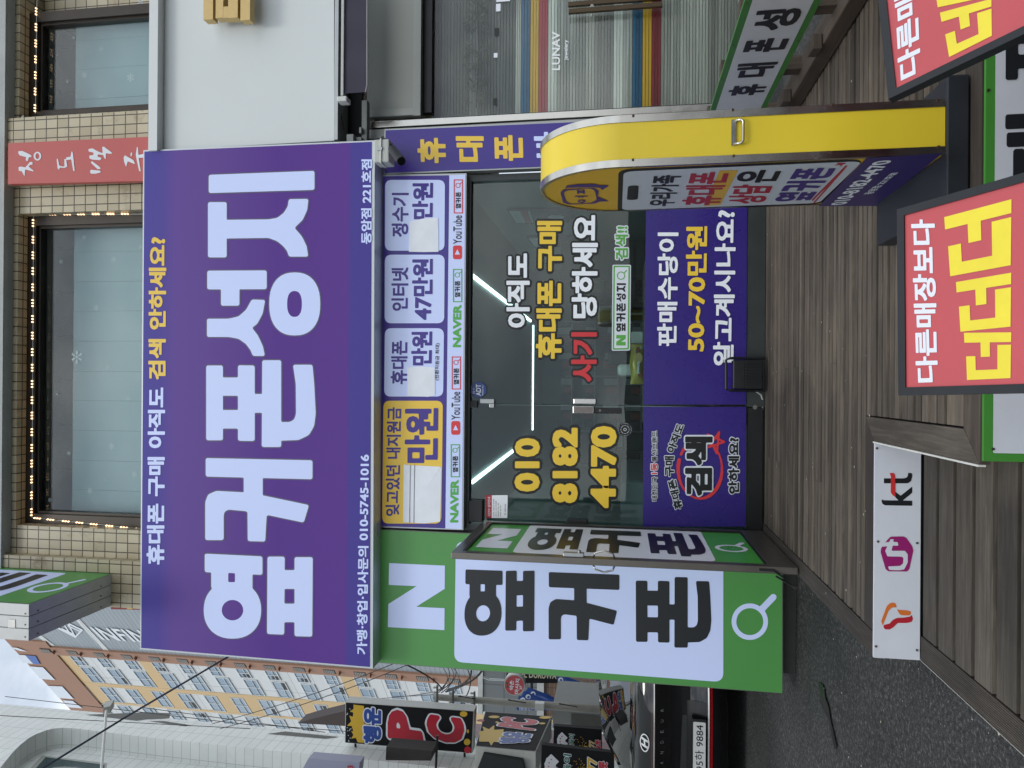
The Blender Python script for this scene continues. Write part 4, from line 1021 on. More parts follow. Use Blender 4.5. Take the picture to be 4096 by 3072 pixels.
for z_ in (zt_-.1, (hz[0]+hz[1])/2, zb_+.3): sc.cyl((ax-.021, y0_-.003, z_), (ax-.021, y0_, z_), .007, 10)
sc.build('screw', SCREW, od)

# ================================================================ things in front of the shop
# yellow standing sign with an arched top
zbt = DZ+.07
nl, nr_, fl = atZ(3780, 606, zbt), atZ(3777, 389, zbt), atZ(3507, 822, zbt)
sxl, sxr, yn_, yf_ = (nl.x+fl.x)/2, (nl.x+fl.x)/2+(nr_.x-nl.x), nl.y, fl.y
rad = (yf_-yn_)/2; ymid = (yn_+yf_)/2; ztop_ = atY(2166, 600, ymid).z
YEL = mat('sign_yellow', (224, 198, 54), .32, var=.04, vscale=4); YELD = mat('face_yellow', (224, 178, 44), .35)
BASE = mat('base_grey', (46, 50, 56), .5, .3, var=.3, vscale=6)
ys_ = thing('standing_sign', ((sxl+sxr)/2, ymid, DZ), 'tall yellow sign with an arched top on a black base, printed with a phone', 'sign')
zc_ = ztop_-rad*1.0
def arch(off=0, n=64):
    p = [(yn_-off, zbt)]
    for k in range(n+1):
        a = math.pi-math.pi*k/n; p.append((ymid+(rad+off)*math.cos(a), zc_+(rad+off)*math.sin(a)))
    return p+[(yf_+off, zbt)]
A = arch()
def band(x0, x1, off, off_in, m_, nm):
    o_, i_ = arch(off), arch(off_in); q = MB()
    for (a, b_), (c, d_) in zip(zip(o_[:-1], o_[1:]), zip(i_[:-1], i_[1:])):
        q.poly([(x0, *a), (x1, *a), (x1, *b_), (x0, *b_)]); q.poly([(x0, *a), (x0, *b_), (x0, *d_), (x0, *c)]); q.poly([(x1, *b_), (x1, *a), (x1, *c), (x1, *d_)])
    o = q.build(nm, m_, ys_, smooth=True)
    bm = bmesh.new(); bm.from_mesh(o.data); bmesh.ops.remove_doubles(bm, verts=bm.verts, dist=1e-5)
    for e_2 in bm.edges: e_2.smooth = len(e_2.link_faces) == 2 and e_2.link_faces[0].normal.angle(e_2.link_faces[1].normal, 3) < .6
    bm.to_mesh(o.data); bm.free(); return o
tw = .0235
band(sxl, sxl+tw, .003, -.012, CHROME, 'trim'); band(sxr-tw, sxr, .003, -.012, CHROME, 'trim')
band(sxl+tw+.0005, sxr-tw-.0005, 0, -.01, YEL, 'side')
for xx, nm in ((sxl+.003, 'face'), (sxr-.003, 'face')):
    q = MB(); q.poly([(xx, *p) for p in arch(-.004)][::(1 if xx > ymid else 1)]); q.build(nm, YELD, ys_)
PF = lambda x, y: atX(x, y, sxl+.003)
q1 = lambda *P: [PF(2140+x*.3436, 560+y*.3436) for x, y in P]
q2 = lambda *P: [PF(2800+x*.36166, 560+y*.36166) for x, y in P]
rrect([PF(2470,847), PF(2474,676), PF(3458,634), PF(3288,815)], OUT_B, ys_, .055, .001, 'phone_outline')
PHW = mat('phone_white', (206, 212, 220), .35)
rrect([PF(2488,839), PF(2494,684), PF(3452,642), PF(3276,810)], PHW, ys_, .04, .002, 'phone_screen')
b_ = MB(); b_.poly([p+Vector((-.004, 0, 0)) for p in [PF(3467,627), PF(3772,607), PF(3508,820), PF(3274,821)]]); b_.build('purple_band', mat('face_purple', (54, 40, 108), .35), ys_)
rrect([PF(2507,797), PF(2512,740), PF(2555,738), PF(2551,796)], OUT_B, ys_, .022, .003, 'camera_mark')
ky = dict(off=.0035, r=.032, step=.028, slant=.0)
SR = mat('sign_red', (176, 36, 56), .4); SP = mat('sign_purple', (64, 42, 124), .4)
b_ = MB(); b_.poly([p+Vector((-.0028, 0, 0)) for p in [PF(2816,821), PF(2878,679), PF(2953,677), PF(2882,817)]]); b_.build('highlight', mat('highlight', (222, 178, 60), .4), ys_)
text('우리가족', [PF(2593,821), PF(2611,698), PF(2727,696), PF(2696,821)], OUT_B, ys_, **ky)
text('휴대폰', [PF(2724,818), PF(2757,686), PF(2921,684), PF(2877,817)], SR, ys_, **ky)
qq = [PF(2905,810), PF(2959,677), PF(3129,675), PF(3055,811)]
text('상담', [qq[0], bil(qq, .6, 0), bil(qq, .6, 1), qq[3]], SR, ys_, **ky)
text('은', [bil(qq, .66, 0), qq[1], qq[2], bil(qq, .66, 1)], OUT_B, ys_, **ky)
logo_row('옆커폰', [PF(3094,803), PF(3187,669), PF(3350,667), PF(3239,800)], SP, ys_, .0035, .1)
P = stroke([(1245,655),(1615,280)], 9)+stroke([(1262,685),(1622,278)], 8)+stroke([(1495,270),(1610,250),(1520,245),(1560,278),(1590,245),(1495,270)], 4)
pxlay([[(2800+x*.36166, 560+y*.36166) for x, y in p] for p in shape(P, (), 6)], PF, SR, ys_, .003, 'underline')
text('010-8182-4470', [PF(3319,816), PF(3497,639), PF(3573,631), PF(3383,811)], PRINT_W, ys_, r=.03, off=.0055)
text('동암점 221호점', [PF(3451,773), PF(3562,687), PF(3594,683), PF(3489,769)], PRINT_W, ys_, r=.02, off=.0055, step=.04)
o1 = [(2140+x*.3436, 560+y*.3436) for x, y in [(295,605),(330,570),(690,553),(742,590),(730,655),(862,708),(745,712),(700,735),(400,748),(325,725)]]
i1 = [(2140+x*.3436, 560+y*.3436) for x, y in [(332,612),(365,582),(650,562),(695,580),(720,690),(650,728),(410,738),(365,715)]]
pxlay(shape([round_poly(o1, 5)], [round_poly(i1, 8)], 3), PF, SP, ys_, .002, 'speech_bubble')
s1_ = [(2140+x*.3436, 560+y*.3436) for x, y in [(345,560),(370,525),(500,508),(690,505),(760,522),(868,520),(780,580),(760,552),(700,545),(380,550)]]
pxlay(shape([round_poly(s1_, 3)], (), 3), PF, SP, ys_, .002, 'speech_bubble')
text('ㅇㅕㅍ', [PF(2301,810), PF(2296,759), PF(2350,758), PF(2354,809)], SP, ys_, r=.045, off=.002)
ba = atZ(3510, 985, zbt-.002); bb_ = atZ(3776, 315, zbt-.002)
MB().box(ba.x, bb_.x, yn_-.012, ba.y, DZ+.008, zbt-.001).build('base', BASE, ys_, bevel=.004)
PN = lambda x, y: atY(x, y, yn_-.002)
h0, h1 = PN(2927, 588), PN(2927, 478); zz0, zz1 = PN(2925, 530).z, PN(2976, 530).z
xa_, xb_ = PN(2950, 582).x, PN(2950, 479).x
MB().box(xa_, xb_, yn_-.006, yn_-.001, zz0-.014, zz0).build('handle_plate', CHROME, ys_)
MB().tube([(xa_+.004, yn_-.006, zz0-.008), (xa_+.004, yn_-.014, zz1+.01), (xa_+.010, yn_-.014, zz1+.004), (xb_-.010, yn_-.014, zz1+.004), (xb_-.004, yn_-.014, zz1+.01), (xb_-.004, yn_-.006, zz0-.008)], .004, 8).build('handle', CHROME, ys_, smooth=True)
s_ = MB()
for x, y in ((2533,464),(2532,640),(2931,440),(2934,624),(3330,420),(3324,611),(3751,403),(3753,588)):
    p = PN(x, y); s_.cyl((p.x, yn_-.006, p.z), (p.x, yn_-.001, p.z), .0042, 10)
s_.build('screw', RUST, ys_)

# two red boards
def lean_board(name, label, tl, tr, depth, az, el, L, texts, wd=None):
    v = Vector((math.sin(az)*math.cos(el), math.cos(az)*math.cos(el), math.sin(el)))     # up along the board
    h = Vector((math.cos(az), -math.sin(az), 0)); nrm = v.cross(h).normalized()
    if nrm.z < 0: nrm = -nrm
    d0 = ray(*tl); P0 = CAM+d0*(depth/d0.y)
    pl = lambda x, y: atP(x, y, P0, nrm)
    TR = pl(*tr); W = wd or (TR-P0).dot(h)
    o = thing(name, (P0.x+h.x*W/2-v.x*L, P0.y-v.y*L, 0), label, 'sign', 'red advertising boards in front of the deck')
    c = lambda a, b, e=0: P0+h*a-v*b+nrm*e
    F_ = .018; m = MB()
    for a0, a1, b0, b1 in ((0, W, 0, F_), (0, W, L-F_, L), (0, F_, F_, L-F_), (W-F_, W, F_, L-F_)):
        m.hexa([c(a0, b0), c(a1, b0), c(a1, b1), c(a0, b1)], [c(a0, b0, -.022), c(a1, b0, -.022), c(a1, b1, -.022), c(a0, b1, -.022)])
    m.build('frame', mat('board_frame', (44, 46, 49), .35, .5, var=.2, vscale=12), o)
    MB().hexa([c(F_, F_, -.004), c(W-F_, F_, -.004), c(W-F_, L-F_, -.004), c(F_, L-F_, -.004)], [c(F_, F_, -.02), c(W-F_, F_, -.02), c(W-F_, L-F_, -.02), c(F_, L-F_, -.02)]).build('panel', mat('board_red', (184, 74, 80), .42, var=.12, vscale=2.2), o)
    MB().tube([c(W*.45, .12, -.03), (c(W*.45, .12).x+.02, c(W*.45, .12).y+.05, .01)], .011, 6).build('prop', DARK, o)
    MB().tube([c(W*.6, .12, -.03), (c(W*.6, .12).x+.02, c(W*.6, .12).y+.05, .01)], .011, 6).build('prop', DARK, o)
    for s, q, m_, r in texts:
        if r == 0:
            lay([[(0,.03),(.5,.03),(.5,.24),(.2,.24),(0,.24)], [(0,.2401),(.2,.2401),(.2,.72),(0,.72)], [(0,.7201),(.73,.7201),(.73,1),(0,1)], [(.79,0),(1,0),(1,1),(.79,1)], [(.48,.36),(.7899,.36),(.7899,.56),(.48,.56)]], [pl(*p) for p in q], m_, o, -.003)
            continue
        text(s, [pl(*p) for p in q], m_, o, r=r, off=-.003, step=.022)
    return o
BW = mat('board_white', (216, 220, 228), .45); BY = mat('board_yellow', (228, 210, 52), .45, var=.1, vscale=9)
lean_board('advertising_board', 'red board left of the yellow sign with its whole top edge in view', (3593,1582), (3576,841), 1.73, R_(-2.2), R_(31.7), 1.12,
  [('다른매장보다', [(3661,1531),(3640,878),(3735,876),(3748,1528)], BW, .03), ('더', [(3859,1520),(3852,1331),(4041,1329),(4038,1512)], BY, 0), ('더', [(3832,1327),(3820,1128),(4041,1090),(4038,1306)], BY, 0), ('더', [(3790,1106),(3773,868),(4042,796),(4039,1060)], BY, 0)])
lean_board('advertising_board', 'red board turned a little aside, cut by the picture edge right of the yellow sign', (3553,396), (3509,0), 1.70, R_(-15), R_(46), .95,
  [('다른매장보다', [(3593,325),(3553,-350),(3655,-400),(3681,283)], BW, .03), ('더', [(3789,228),(3757,48),(3963,-8),(3965,140)], BY, 0), ('더', [(3742,28),(3712,-165),(3964,-250),(3966,-20)], BY, 0)], wd=.60)

# lettered panels on the deck's risers
def riser(name, label, pl, tl, tr, br, bl_, th=.008):
    q = [pl(*p) for p in (tl, tr, br, bl_)]
    o = thing(name, (q[2]+q[3])/2, label, 'sign'); return o, q
PK = lambda x, y: atY(x, y, yf-.014)
zk1, zk0 = PK(3497, 2200).z, TZ+.004
ko = thing('carrier_panel', ((xl+xm)/2, yf, zk0), 'white panel with three carrier logos screwed to the deck step', 'sign')
KW = mat('panel_white', (210, 214, 222), .4, var=.06, vscale=7)
MB().box(xl-.001, xm, yf-.014, yf-.003, zk0, zk1).build('panel', KW, ko)
k1 = lambda L_, oy=1536: [(3072+x*K, oy+y*K) for x, y in L_]
KB = mat('logo_black', (16, 20, 24), .4); KR = mat('logo_red', (202, 44, 46), .4); KM = mat('logo_magenta', (146, 22, 104), .4); KO = mat('logo_orange', (212, 112, 44), .4); KC = mat('logo_crimson', (176, 28, 46), .4)
def lg(polys, m_, off, oy=1536, sub=()): pxlay(shape([round_poly(k1(p, oy), 3) for p in polys], [k1(s, oy) for s in sub], 1.8), PK, m_, ko, off, 'logo')
lg([[(982,996),(998,1004),(1245,1008),(1245,1052),(1010,1048),(988,1035),(980,1015)], [(1098,930),(1145,965),(1245,885),(1245,940),(1160,1008),(1130,1008),(1098,978)], [(1000,815),(1060,815),(1060,858),(1000,858)],
    [(1095,815),(1175,815),(1200,805),(1208,790),(1208,768),(1235,768),(1245,775),(1245,800),(1235,840),(1205,858),(1095,858)]], KB, .0015)
lg([[(1048,768),(1085,768),(1095,790),(1099,978),(1070,955),(1058,935),(1060,800)]], KR, .003)
lg([[(1060,1318),(1170,1316),(1195,1330),(1245,1400),(1255,1440),(1220,1600),(1200,1620),(1040,1618),(1015,1600),(972,1455),(975,1420),(1030,1345)]], KM, .0015)
lg([[(1055,1340),(1085,1340),(1078,1362),(1118,1365),(1125,1395),(1075,1395),(1065,1440),(1180,1440),(1205,1470),(1205,1540),(1175,1600),(1130,1608),(1045,1605),(1035,1575),(1140,1570),(1165,1550),(1168,1500),(1150,1490),(1030,1488),(1010,1440),(1030,1400),(985,1405),(1000,1370),(1048,1362)]], KW, .003)
lg([[(1050,235),(1075,228),(1100,235),(1112,270),(1070,272),(1040,300),(1003,395),(990,428),(976,390),(1025,260)], [(1112,285),(1130,292),(1200,296),(1232,305),(1235,325),(1222,340),(1150,338),(1130,322)]], KO, .0015, 2304)
lg([[(1240,335),(1252,370),(1240,395),(1200,405),(1120,405),(1085,440),(1050,462),(1010,460),(995,440),(1000,422),(1050,410),(1075,380),(1110,362),(1180,358),(1225,350)]], KC, .0015, 2304)
s_ = MB()
for x, y in ((3507,1793),(3511,2166),(3668,2172),(3503,2585),(3667,2600)):
    p = PK(x, y); s_.cyl(p+Vector((0, -.004, 0)), p, .0045, 10)
s_.build('screw', SCREW, ko)
PR = lambda x, y: atY(x, y, ye-.014)
go = thing('riser_sign', (.6, ye, 0), 'low green bordered panel with large black letters along the deck front', 'sign')
zr1 = PR(3940, 1000).z; xg0, xg1 = PR(4000, 1846).x, xr-.02
MB().box(xg0, xg1, ye-.014, ye-.003, .012, zr1).build('panel', mat('riser_green', (70, 142, 56), .4, var=.06), go)
q = [Vector((xg0+.024, ye-.014, zr1-.024)), Vector((xg1-.024, ye-.014, zr1-.024)), Vector((xg1-.024, ye-.014, .034)), Vector((xg0+.024, ye-.014, .034))]
rrect(q, KW, go, .004, .0012, 'white_panel')
zq = lambda x0, x1: [Vector((x0, ye-.014, zr1-.05)), Vector((x1, ye-.014, zr1-.05)), Vector((x1, ye-.014, .05)), Vector((x0, ye-.014, .05))]
x_a = PR(4050, 700).x
tx_w = .29
for i, ch in enumerate('휴대폰성지'): text(ch, zq(xg0+.5+i*tx_w, xg0+.5+i*tx_w+tx_w*.72), BLACK_L, go, r=.045, off=.003, step=.022)
s_ = MB()
for x, y in ((3971,1796),(3951,362)):
    p = PR(x, y); s_.cyl(p+Vector((0, -.004, 0)), p, .004, 10)
s_.build('screw', SCREW, go)
# slanting fence sign on the right side of the deck, and the beam below it
XF = 1.72; PX = lambda x, y: atX(x, y, XF)
zf1 = (PX(2844,435).z+PX(2978,0).z)/2; zf0 = (PX(3072,412).z+PX(3290,0).z)/2
fo_ = thing('fence_sign', (XF, -2, DZ), 'long white panel with green border along the right deck fence', 'sign')
MB().box(XF, XF+.012, -3.0, -.75, zf0, zf1).build('panel', mat('fence_green', (66, 130, 60), .4, var=.06), fo_)
qf = lambda y0, y1, v0, v1: [Vector((XF, y0, zf1+(zf0-zf1)*v0)), Vector((XF, y1, zf1+(zf0-zf1)*v0)), Vector((XF, y1, zf1+(zf0-zf1)*v1)), Vector((XF, y0, zf1+(zf0-zf1)*v1))]
rrect(qf(-.78, -2.97, .1, .9), KW, fo_, .004, .0012, 'white_panel')
for ch, x, ya, yb in (('휴', 2985, 380, 337), ('대', 3020, 306, 250), ('폰', 3060, 206, 152), ('성', 3100, 118, 36)):
    text(ch, qf(PX(x, ya).y, PX(x, yb).y, .21, .82), BLACK_L, fo_, r=.04, off=.003, step=.022)
s_ = MB()
for y in (-.95, -1.4, -1.8, -2.2):
    for z_ in (zf1-.012, zf0+.012): s_.cyl((XF-.004, y, z_), (XF, y, z_), .004, 8)
s_.build('screw', SCREW, fo_)
rl = thing('deck_fence', (XF+.03, -1.6, DZ), 'dark wooden beam and posts edging the right side of the deck', 'fence')
xb0 = atZ(3391, 0, DZ).x
MB().box(1.665, XF+.09, ye+.02, -.04, DZ+.004, DZ+.085).build('beam', wood_mat('beam_wood', (44, 36, 30), (104, 90, 78), 'Y'), rl, bevel=.006)
PWD = wood_mat('post_wood', (44, 36, 30), (104, 90, 78), 'Z')
for y in (-.8, -1.45, -2.1, -2.75): MB().box(XF+.013, XF+.085, y, y+.08, DZ+.085, zf1).build('post', PWD, rl)
for y in (-1.22, -1.87, -2.5): MB().box(1.645, XF-.001, y, y+.1, DZ+.086, DZ+.135).build('block', WOODB, rl, bevel=.006)

# black flood light on the boards by the door
fl_ = thing('floodlight', atZ(3062, 1495, DZ), 'black finned floodlight on a bracket standing at the foot of the window', 'floodlight')
q = MB(); pb(q, 2932, 3052, 1556, 1440, -.17, .03); q.build('body', BLACKP, fl_, bevel=.006)
q = MB()
for k in range(9): pb(q, 2985, 3050, 1548-k*12, 1544-k*12, -.185, .014)
q.build('fins', BLACKP, fl_)
q = MB(); pb(q, 2936, 2978, 1552, 1444, -.174, .004); q.build('housing_plate', DARK, fl_, bevel=.002)
MB().tube([atY(3062, 1562, -.14), atY(2920, 1562, -.14), atY(2904, 1556, -.14), atY(2904, 1440, -.14), atY(2920, 1433, -.14), atY(3062, 1433, -.14)], .010, 8).build('bracket', BLACKP, fl_)
for y in (1546, 1450): MB().cyl(atY(2932, y, -.15), atY(2926, y, -.15), .012, 10).build('bolt', BLACKP, fl_)
tag(MB().tube([atZ(3020, 1562, DZ+.08), atZ(3045, 1580, DZ+.03), atZ(3052, 1605, DZ+.008), atZ(3050, 1640, DZ+.008)], .006, 8).build('power_cable', WHITEP), 'short white cable running from the black floodlight along the door', 'cable')

# camera on its junction box
cb = thing('security_camera', atY(1560, 600, -.34), 'black bullet camera on a white junction box at the corner of the purple signboard', 'camera')
q = MB(); pb(q, 1495, 1556, 648, 556, -.40, .14); q.build('junction_box', mat('box_white', (186, 190, 184), .5), cb, bevel=.01)
q = MB(); pb(q, 1519, 1525, 652, 551, -.41, .13); q.build('box_seam', WHITEP, cb, bevel=.003)
q = MB(); pb(q, 1508, 1528, 600, 588, -.412, .012); q.build('latch', ALU, cb)
c0 = atY(1553, 596, -.36); MB().cyl(c0, c0+Vector((0, 0, -.025)), .036, 20).build('mount', BLACKP, cb)
c1 = atY(1566, 594, -.40); MB().tube([c0+Vector((0, 0, -.02)), c1, atY(1573, 603, -.44)], .013, 10).build('arm', BLACKP, cb)
a_, b2 = atY(1570, 598, -.40), atY(1605, 645, -.60); dv = (b2-a_).normalized()
MB().tube([a_-dv*.02, a_, b2-dv*.01, b2], [.026, .032, .034, .032], 20).build('barrel', mat('camera_grey', (44, 46, 50), .4), cb, smooth=False)
MB().cyl(b2, b2+dv*.006, .027, 20).build('lens', mat('lens_black', (8, 9, 12), .1), cb)
MB().tube([atY(1520, 553, -.37), atY(1532, 546, -.36), atY(1552, 575, -.36)], .005, 6).build('lead', BLACKP, cb)

# ================================================================ the shop next door on the right
nb = thing('neighbour_shopfront', (2.4, .3, DZ), 'next shop with painted planks behind glass and a pale panelled head', 'shopfront')
def nbx(nm, x0, x1, yl, yr, Y, th, m_, bev=0): q = MB(); pb(q, x0, x1, yl, yr, Y, th); return q.build(nm, m_, nb, bevel=bev)
WPAN = mat('grey_panel', (150, 154, 150), .6, var=.05, vscale=2)
nbx('head_panel', 1470, 1685, 466, -160, .0, .05, WPAN)
nbx('head_moulding', 1655, 1684, 462, -160, -.012, .012, mat('moulding', (160, 164, 160), .6), .002); nbx('head_moulding', 1470, 1655, 464, 436, -.012, .012, mat('moulding', (160, 164, 160), .6), .002)
nbx('side_post', 1440, 3110, 516, 478, -.03, .2, mat('post_white', (196, 200, 198), .5, var=.05), .003)
nbx('jamb_trim', 1480, 3080, 470, 444, -.045, .1, CHROME, .003)
nbx('jamb', 1684, 3070, 452, 437, -.01, .12, DARK)
nbx('lintel', 1685, 1728, 450, -160, .06, .06, DARK)
NGL = glass_mat('neighbour_glass', (.95, .965, .95), 1.5, 0)
nbx('pane', 1729, 3070, 440, -200, .10, .008, NGL)
cols = {'m': (66, 32, 42), 'd': (84, 90, 88), 'g': (150, 154, 148), 'w': (176, 184, 178), 'b': (26, 104, 148), 'y': (196, 156, 30), 'r': (150, 36, 46), 'k': (60, 66, 64)}
def plank_mat(k):
    m = wood_mat('plank_'+k, [v*.8 for v in cols[k]], [min(255, v*1.2) for v in cols[k]], 'X', .6, .08); bsdf(m).inputs['Roughness'].default_value = .55; return m
pm = {k: plank_mat(k) for k in cols}
rows_ = [(1728, 1765, 'm')]+[(1765+k*37, 1802+k*37, 'd') for k in range(8)]+[(2061, 2083, 'g'), (2083, 2120, 'b'), (2120, 2154, 'y'), (2154, 2191, 'r')]+[(2191+k*37.5, 2228.5+k*37.5, 'w' if k < 4 or k > 6 else 'g') for k in range(9)]+[(2529, 2569, 'b'), (2569, 2606, 'y'), (2606, 2643, 'r')]+[(2643+k*38, 2681+k*38, 'g') for k in range(11)]
random.seed(11); pk = {}
for x0, x1, k in rows_:
    m_ = pk.setdefault(k, MB()); a, b_ = atY(x0, 400, .18).z, atY(x1, 400, .18).z; h = (a-b_)
    xA, xB = atY(2400, 480, .18).x, 4.2; r_q = random.random()
    for f0, f1, dy in ((0.01, .30, 0), (.35, .63, .001), (.68, .95, .0005)):
        m_.box(xA, xB, .18+dy, .2, a-h*f1, a-h*f0, r_q*.7+.3*random.random())
    m_.box(xA, xB, .2005, .22, b_, a, .1)
NAMES = {'m': 'maroon', 'd': 'dark grey', 'g': 'grey', 'w': 'pale', 'b': 'blue', 'y': 'yellow', 'r': 'red'}  # the d planks are dark grey in themselves
for k, m_ in pk.items(): o = m_.build('plank_wall', pm[k], nb); o['label'] = NAMES[k]+' painted planks'
PLU = lambda x, y: atY(x, y, .094)
tx('LUNAV', (2208,2208), (2240,2240), 281, 127, PLU, mat('vinyl_white', (240, 244, 244), .5), nb, r=.022, off=.002)
tx('jewelery', (2256,2256), (2275,2275), 240, 160, PLU, PRINT_W, nb, r=.02, off=.002, step=.04)
HB = mat('handle_bronze', (84, 70, 52), .4, .5, var=.2)
nbx('door_handle', 2274, 2650, 38, 20, .02, .03, HB, .003); nbx('door_handle', 2272, 2648, 10, -8, .04, .03, HB, .003)
for x in (2368, 2550): MB().cyl(atY(x, 24, .04), atY(x, 24, .10), .014, 10).build('handle_stud', CHROME, nb)
st = MB()
for x0, x1, yl, yr in ((1984, 2002, 45, 15), (1975, 1990, 230, 212), (1985, 2040, 6, -30)): pb(st, x0, x1, yl, yr, .092, .003)
st.build('sticker', PAPER, nb)
st = MB()
for x0, x1, yl, yr in ((1978, 1996, 142, 112), (1972, 1988, 420, 392)): pb(st, x0, x1, yl, yr, .092, .003)
st.build('price_tag', mat('dark_tag', (44, 46, 44), .6), nb)
# greenery in the dark gap of the neighbour's window
hp_ = thing('window_plant', atY(2100, 200, .15), 'trailing green foliage in the window of the next shop', 'plant'); m_ = MB(); random.seed(21)
for k in range(170):
    p = atY(1860+95*random.random(), random.uniform(-60, 430), .118+.045*random.random()); a = random.random()*6.28; s = random.uniform(.015, .045)
    d_ = Vector((math.cos(a), random.uniform(-.2, .2), math.sin(a))).normalized(); e_1 = d_.cross(Vector((0, 1, .3))).normalized()
    m_.poly([p-d_*s, p+e_1*s*.28, p+d_*s, p-e_1*s*.28])
m_.build('leaves', mat('window_leaf', (44, 58, 40), .4, var=.4, vscale=30), hp_)
m_ = MB(); m_.tube([atY(1905, 430, .14), atY(1915, 200, .15), atY(1905, -60, .14)], .006, 5); m_.build('stem', mat('stem', (50, 44, 30), .7), hp_)

# white board with gilt letter above it
PW = lambda x, y: atY(x, y, -.25)
wbd = thing('white_signboard', PW(1335, 200), 'large plain white signboard with part of a raised gilt letter', 'sign')
WB = mat('board_plain', (216, 222, 222), .5, var=.03, vscale=1.5)
q = [PW(600,604), PW(600,-160), PW(1336,-160), PW(1336,562)]
MB().hexa(q, [p+Vector((0, .2, 0)) for p in q]).build('panel', WB, wbd)
q = MB(); a, b_ = atY(595, 300, -.33), atY(630, 300, -.33); q.box(atY(600, 603, -.33).x, 4.2, -.33, -.06, b_.z, a.z); q.build('top_frame', mat('frame_white', (212, 216, 216), .4, .1), wbd)
q = MB(); a, b_ = atY(1337, 300, -.27), atY(1352, 300, -.27); q.box(PW(1340, 562).x, 4.2, -.27, -.06, b_.z, a.z); q.build('bottom_frame', ALU, wbd)
GOLD = mat('gilt', (206, 178, 118), .42, .25, var=.1, vscale=20)
lt_ = bpy.data.objects.new('gilt_letter', None); COL.objects.link(lt_); lt_.parent = wbd
q = MB(); pb(q, 814, 852, 78, -90, -.40, .07); pb(q, 863, 893, 71, -90, -.40, .07); pb(q, 913, 951, 71, -90, -.40, .07); pb(q, 893.3, 912.7, 71, 26, -.40, .07); pb(q, 962, 1000, 80, -90, -.40, .07)
q.build('letter', GOLD, lt_, bevel=0)
q = MB()
for x, y in ((852, 95), (935, 88), (1000, 98)): q.tube([atY(x-18, y-22, -.33), atY(x, y, -.25)], .004, 6)
q.build('pin', SCREW, lt_)
# rolled awning under the board
aw = thing('awning', atY(1420, 200, -.3), 'rolled up dark awning with white front bar under the white signboard', 'awning')
q = MB(); pb(q, 1364, 1376, 382, -160, -.42, .05); q.build('front_bar', mat('bar_white', (176, 178, 176), .4, .3), aw, bevel=.004)
q = MB(); pb(q, 1347, 1386, 404, 383, -.44, .09); q.build('end_cap', WHITEP, aw, bevel=.008)
FAB = mat('awning_fabric', (66, 64, 78), .9, var=.1, vscale=3)
rows_2 = []
for i in range(16):
    y = 374-i*36; rows_2.append([atY(1377+92*v+(0 if i else -6*v*v), y-(6*v if i == 0 else 0), -.405+.012*math.sin(i*1.3)*v) for v in (0, .25, .5, .75, 1)])
MB().grid(rows_2).build('valance', FAB, aw, smooth=True)
MB().tube([r_2[-1] for r_2 in rows_2], .006, 6).build('hem', mat('hem', (150, 148, 150), .8), aw)
q = MB(); pb(q, 1354, 1450, 560, -160, -.03, .02); q.build('cavity_shade', mat('shadow_cavity', (20, 22, 26), .8), aw)  # dark sheet painting the shade inside the awning cavity
q = MB(); pb(q, 1446, 1468, 566, 400, -.16, .06); q.build('rail', mat('rail_grey', (120, 124, 122), .45, .3), aw, bevel=.004)
q = MB(); pb(q, 1386, 1414, 566, 536, -.24, .07); pb(q, 1400, 1446, 562, 548, -.2, .05); pb(q, 1436, 1446, 532, 508, -.2, .06); q.build('arm_joint', mat('rail_grey', (120, 124, 122), .45), aw, bevel=.004)
q = MB(); a, b_ = atY(1348, 405, -.2), atY(1358, 548, -.2); q.hexa([atY(1347,405,-.22), atY(1350,548,-.22), atY(1359,548,-.22), atY(1355,405,-.22)], [atY(1347,405,-.12), atY(1350,548,-.12), atY(1359,548,-.12), atY(1355,405,-.12)]); q.build('flashing', WHITEP, aw)
MB().tube([atY(1360, 430, -.2), atY(1374, 520, -.2)], .004, 5).build('cord', BLACKP, aw)
# projecting lit sign high on the left
pa_, pb_ = atY(444, 2424, -.08), atY(444, 2304, -.08)
jz = pa_.z; jn = atZ(116, 2417, jz); jx0, jx1 = pa_.x, pb_.x
jx0, jx1 = min(jx0, atZ(116, 2554, jz).x), max(jx1, jn.x)
pj = thing('projecting_sign', ((jx0+jx1)/2, -.3, jz), 'green and white box sign projecting from the wall above the purple signboard', 'sign')
h_ = 2.9
CS = mat('case_grey', (196, 198, 198), .45, .2, var=.12, vscale=8)
m_ = MB()
wd3 = (jx1-jx0)/3
for k in range(3): m_.box(jx0+k*wd3+.002, jx0+(k+1)*wd3-.002, jn.y, -.06, jz, jz+h_)
m_.build('case', CS, pj, bevel=.003)
MB().box(jx0+.01, jx1-.01, jn.y+.01, -.065, jz+.006, jz+h_-.01).build('core', DARK, pj)
JQ = [Vector((jx1+.002, jn.y+.008, jz+h_)), Vector((jx1+.002, -.068, jz+h_)), Vector((jx1+.002, -.068, jz+.006)), Vector((jx1+.002, jn.y+.008, jz+.006))]
jq = lambda u0, u1, v0, v1: [bil(JQ, u0, v0), bil(JQ, u1, v0), bil(JQ, u1, v1), bil(JQ, u0, v1)]
lay([[(0, 0), (1, 0), (1, 1), (0, 1)]], JQ, GREEN_L, pj, .0005, 'panel')
rrect(jq(.08, .92, .03, .875), WHITE_L, pj, .04, .002, 'white_panel')
for ch, v0, v1 in (('옆', .06, .30), ('커', .34, .57), ('폰', .61, .845)): lay(logo_unit(ch)[0], jq(.14, .86, v0, v1), BLACK_L, pj, .004, 'letter')
lay([[(a/1, b_/3.7) for a, b_ in p] for p in lens_polys(.45, .935*3.7, .17, .125, .74, .935*3.7+.14, .022)], JQ, WHITE_L, pj, .002, 'search_mark')
m_ = MB(); hx = (jx0*.55+jx1*.45)
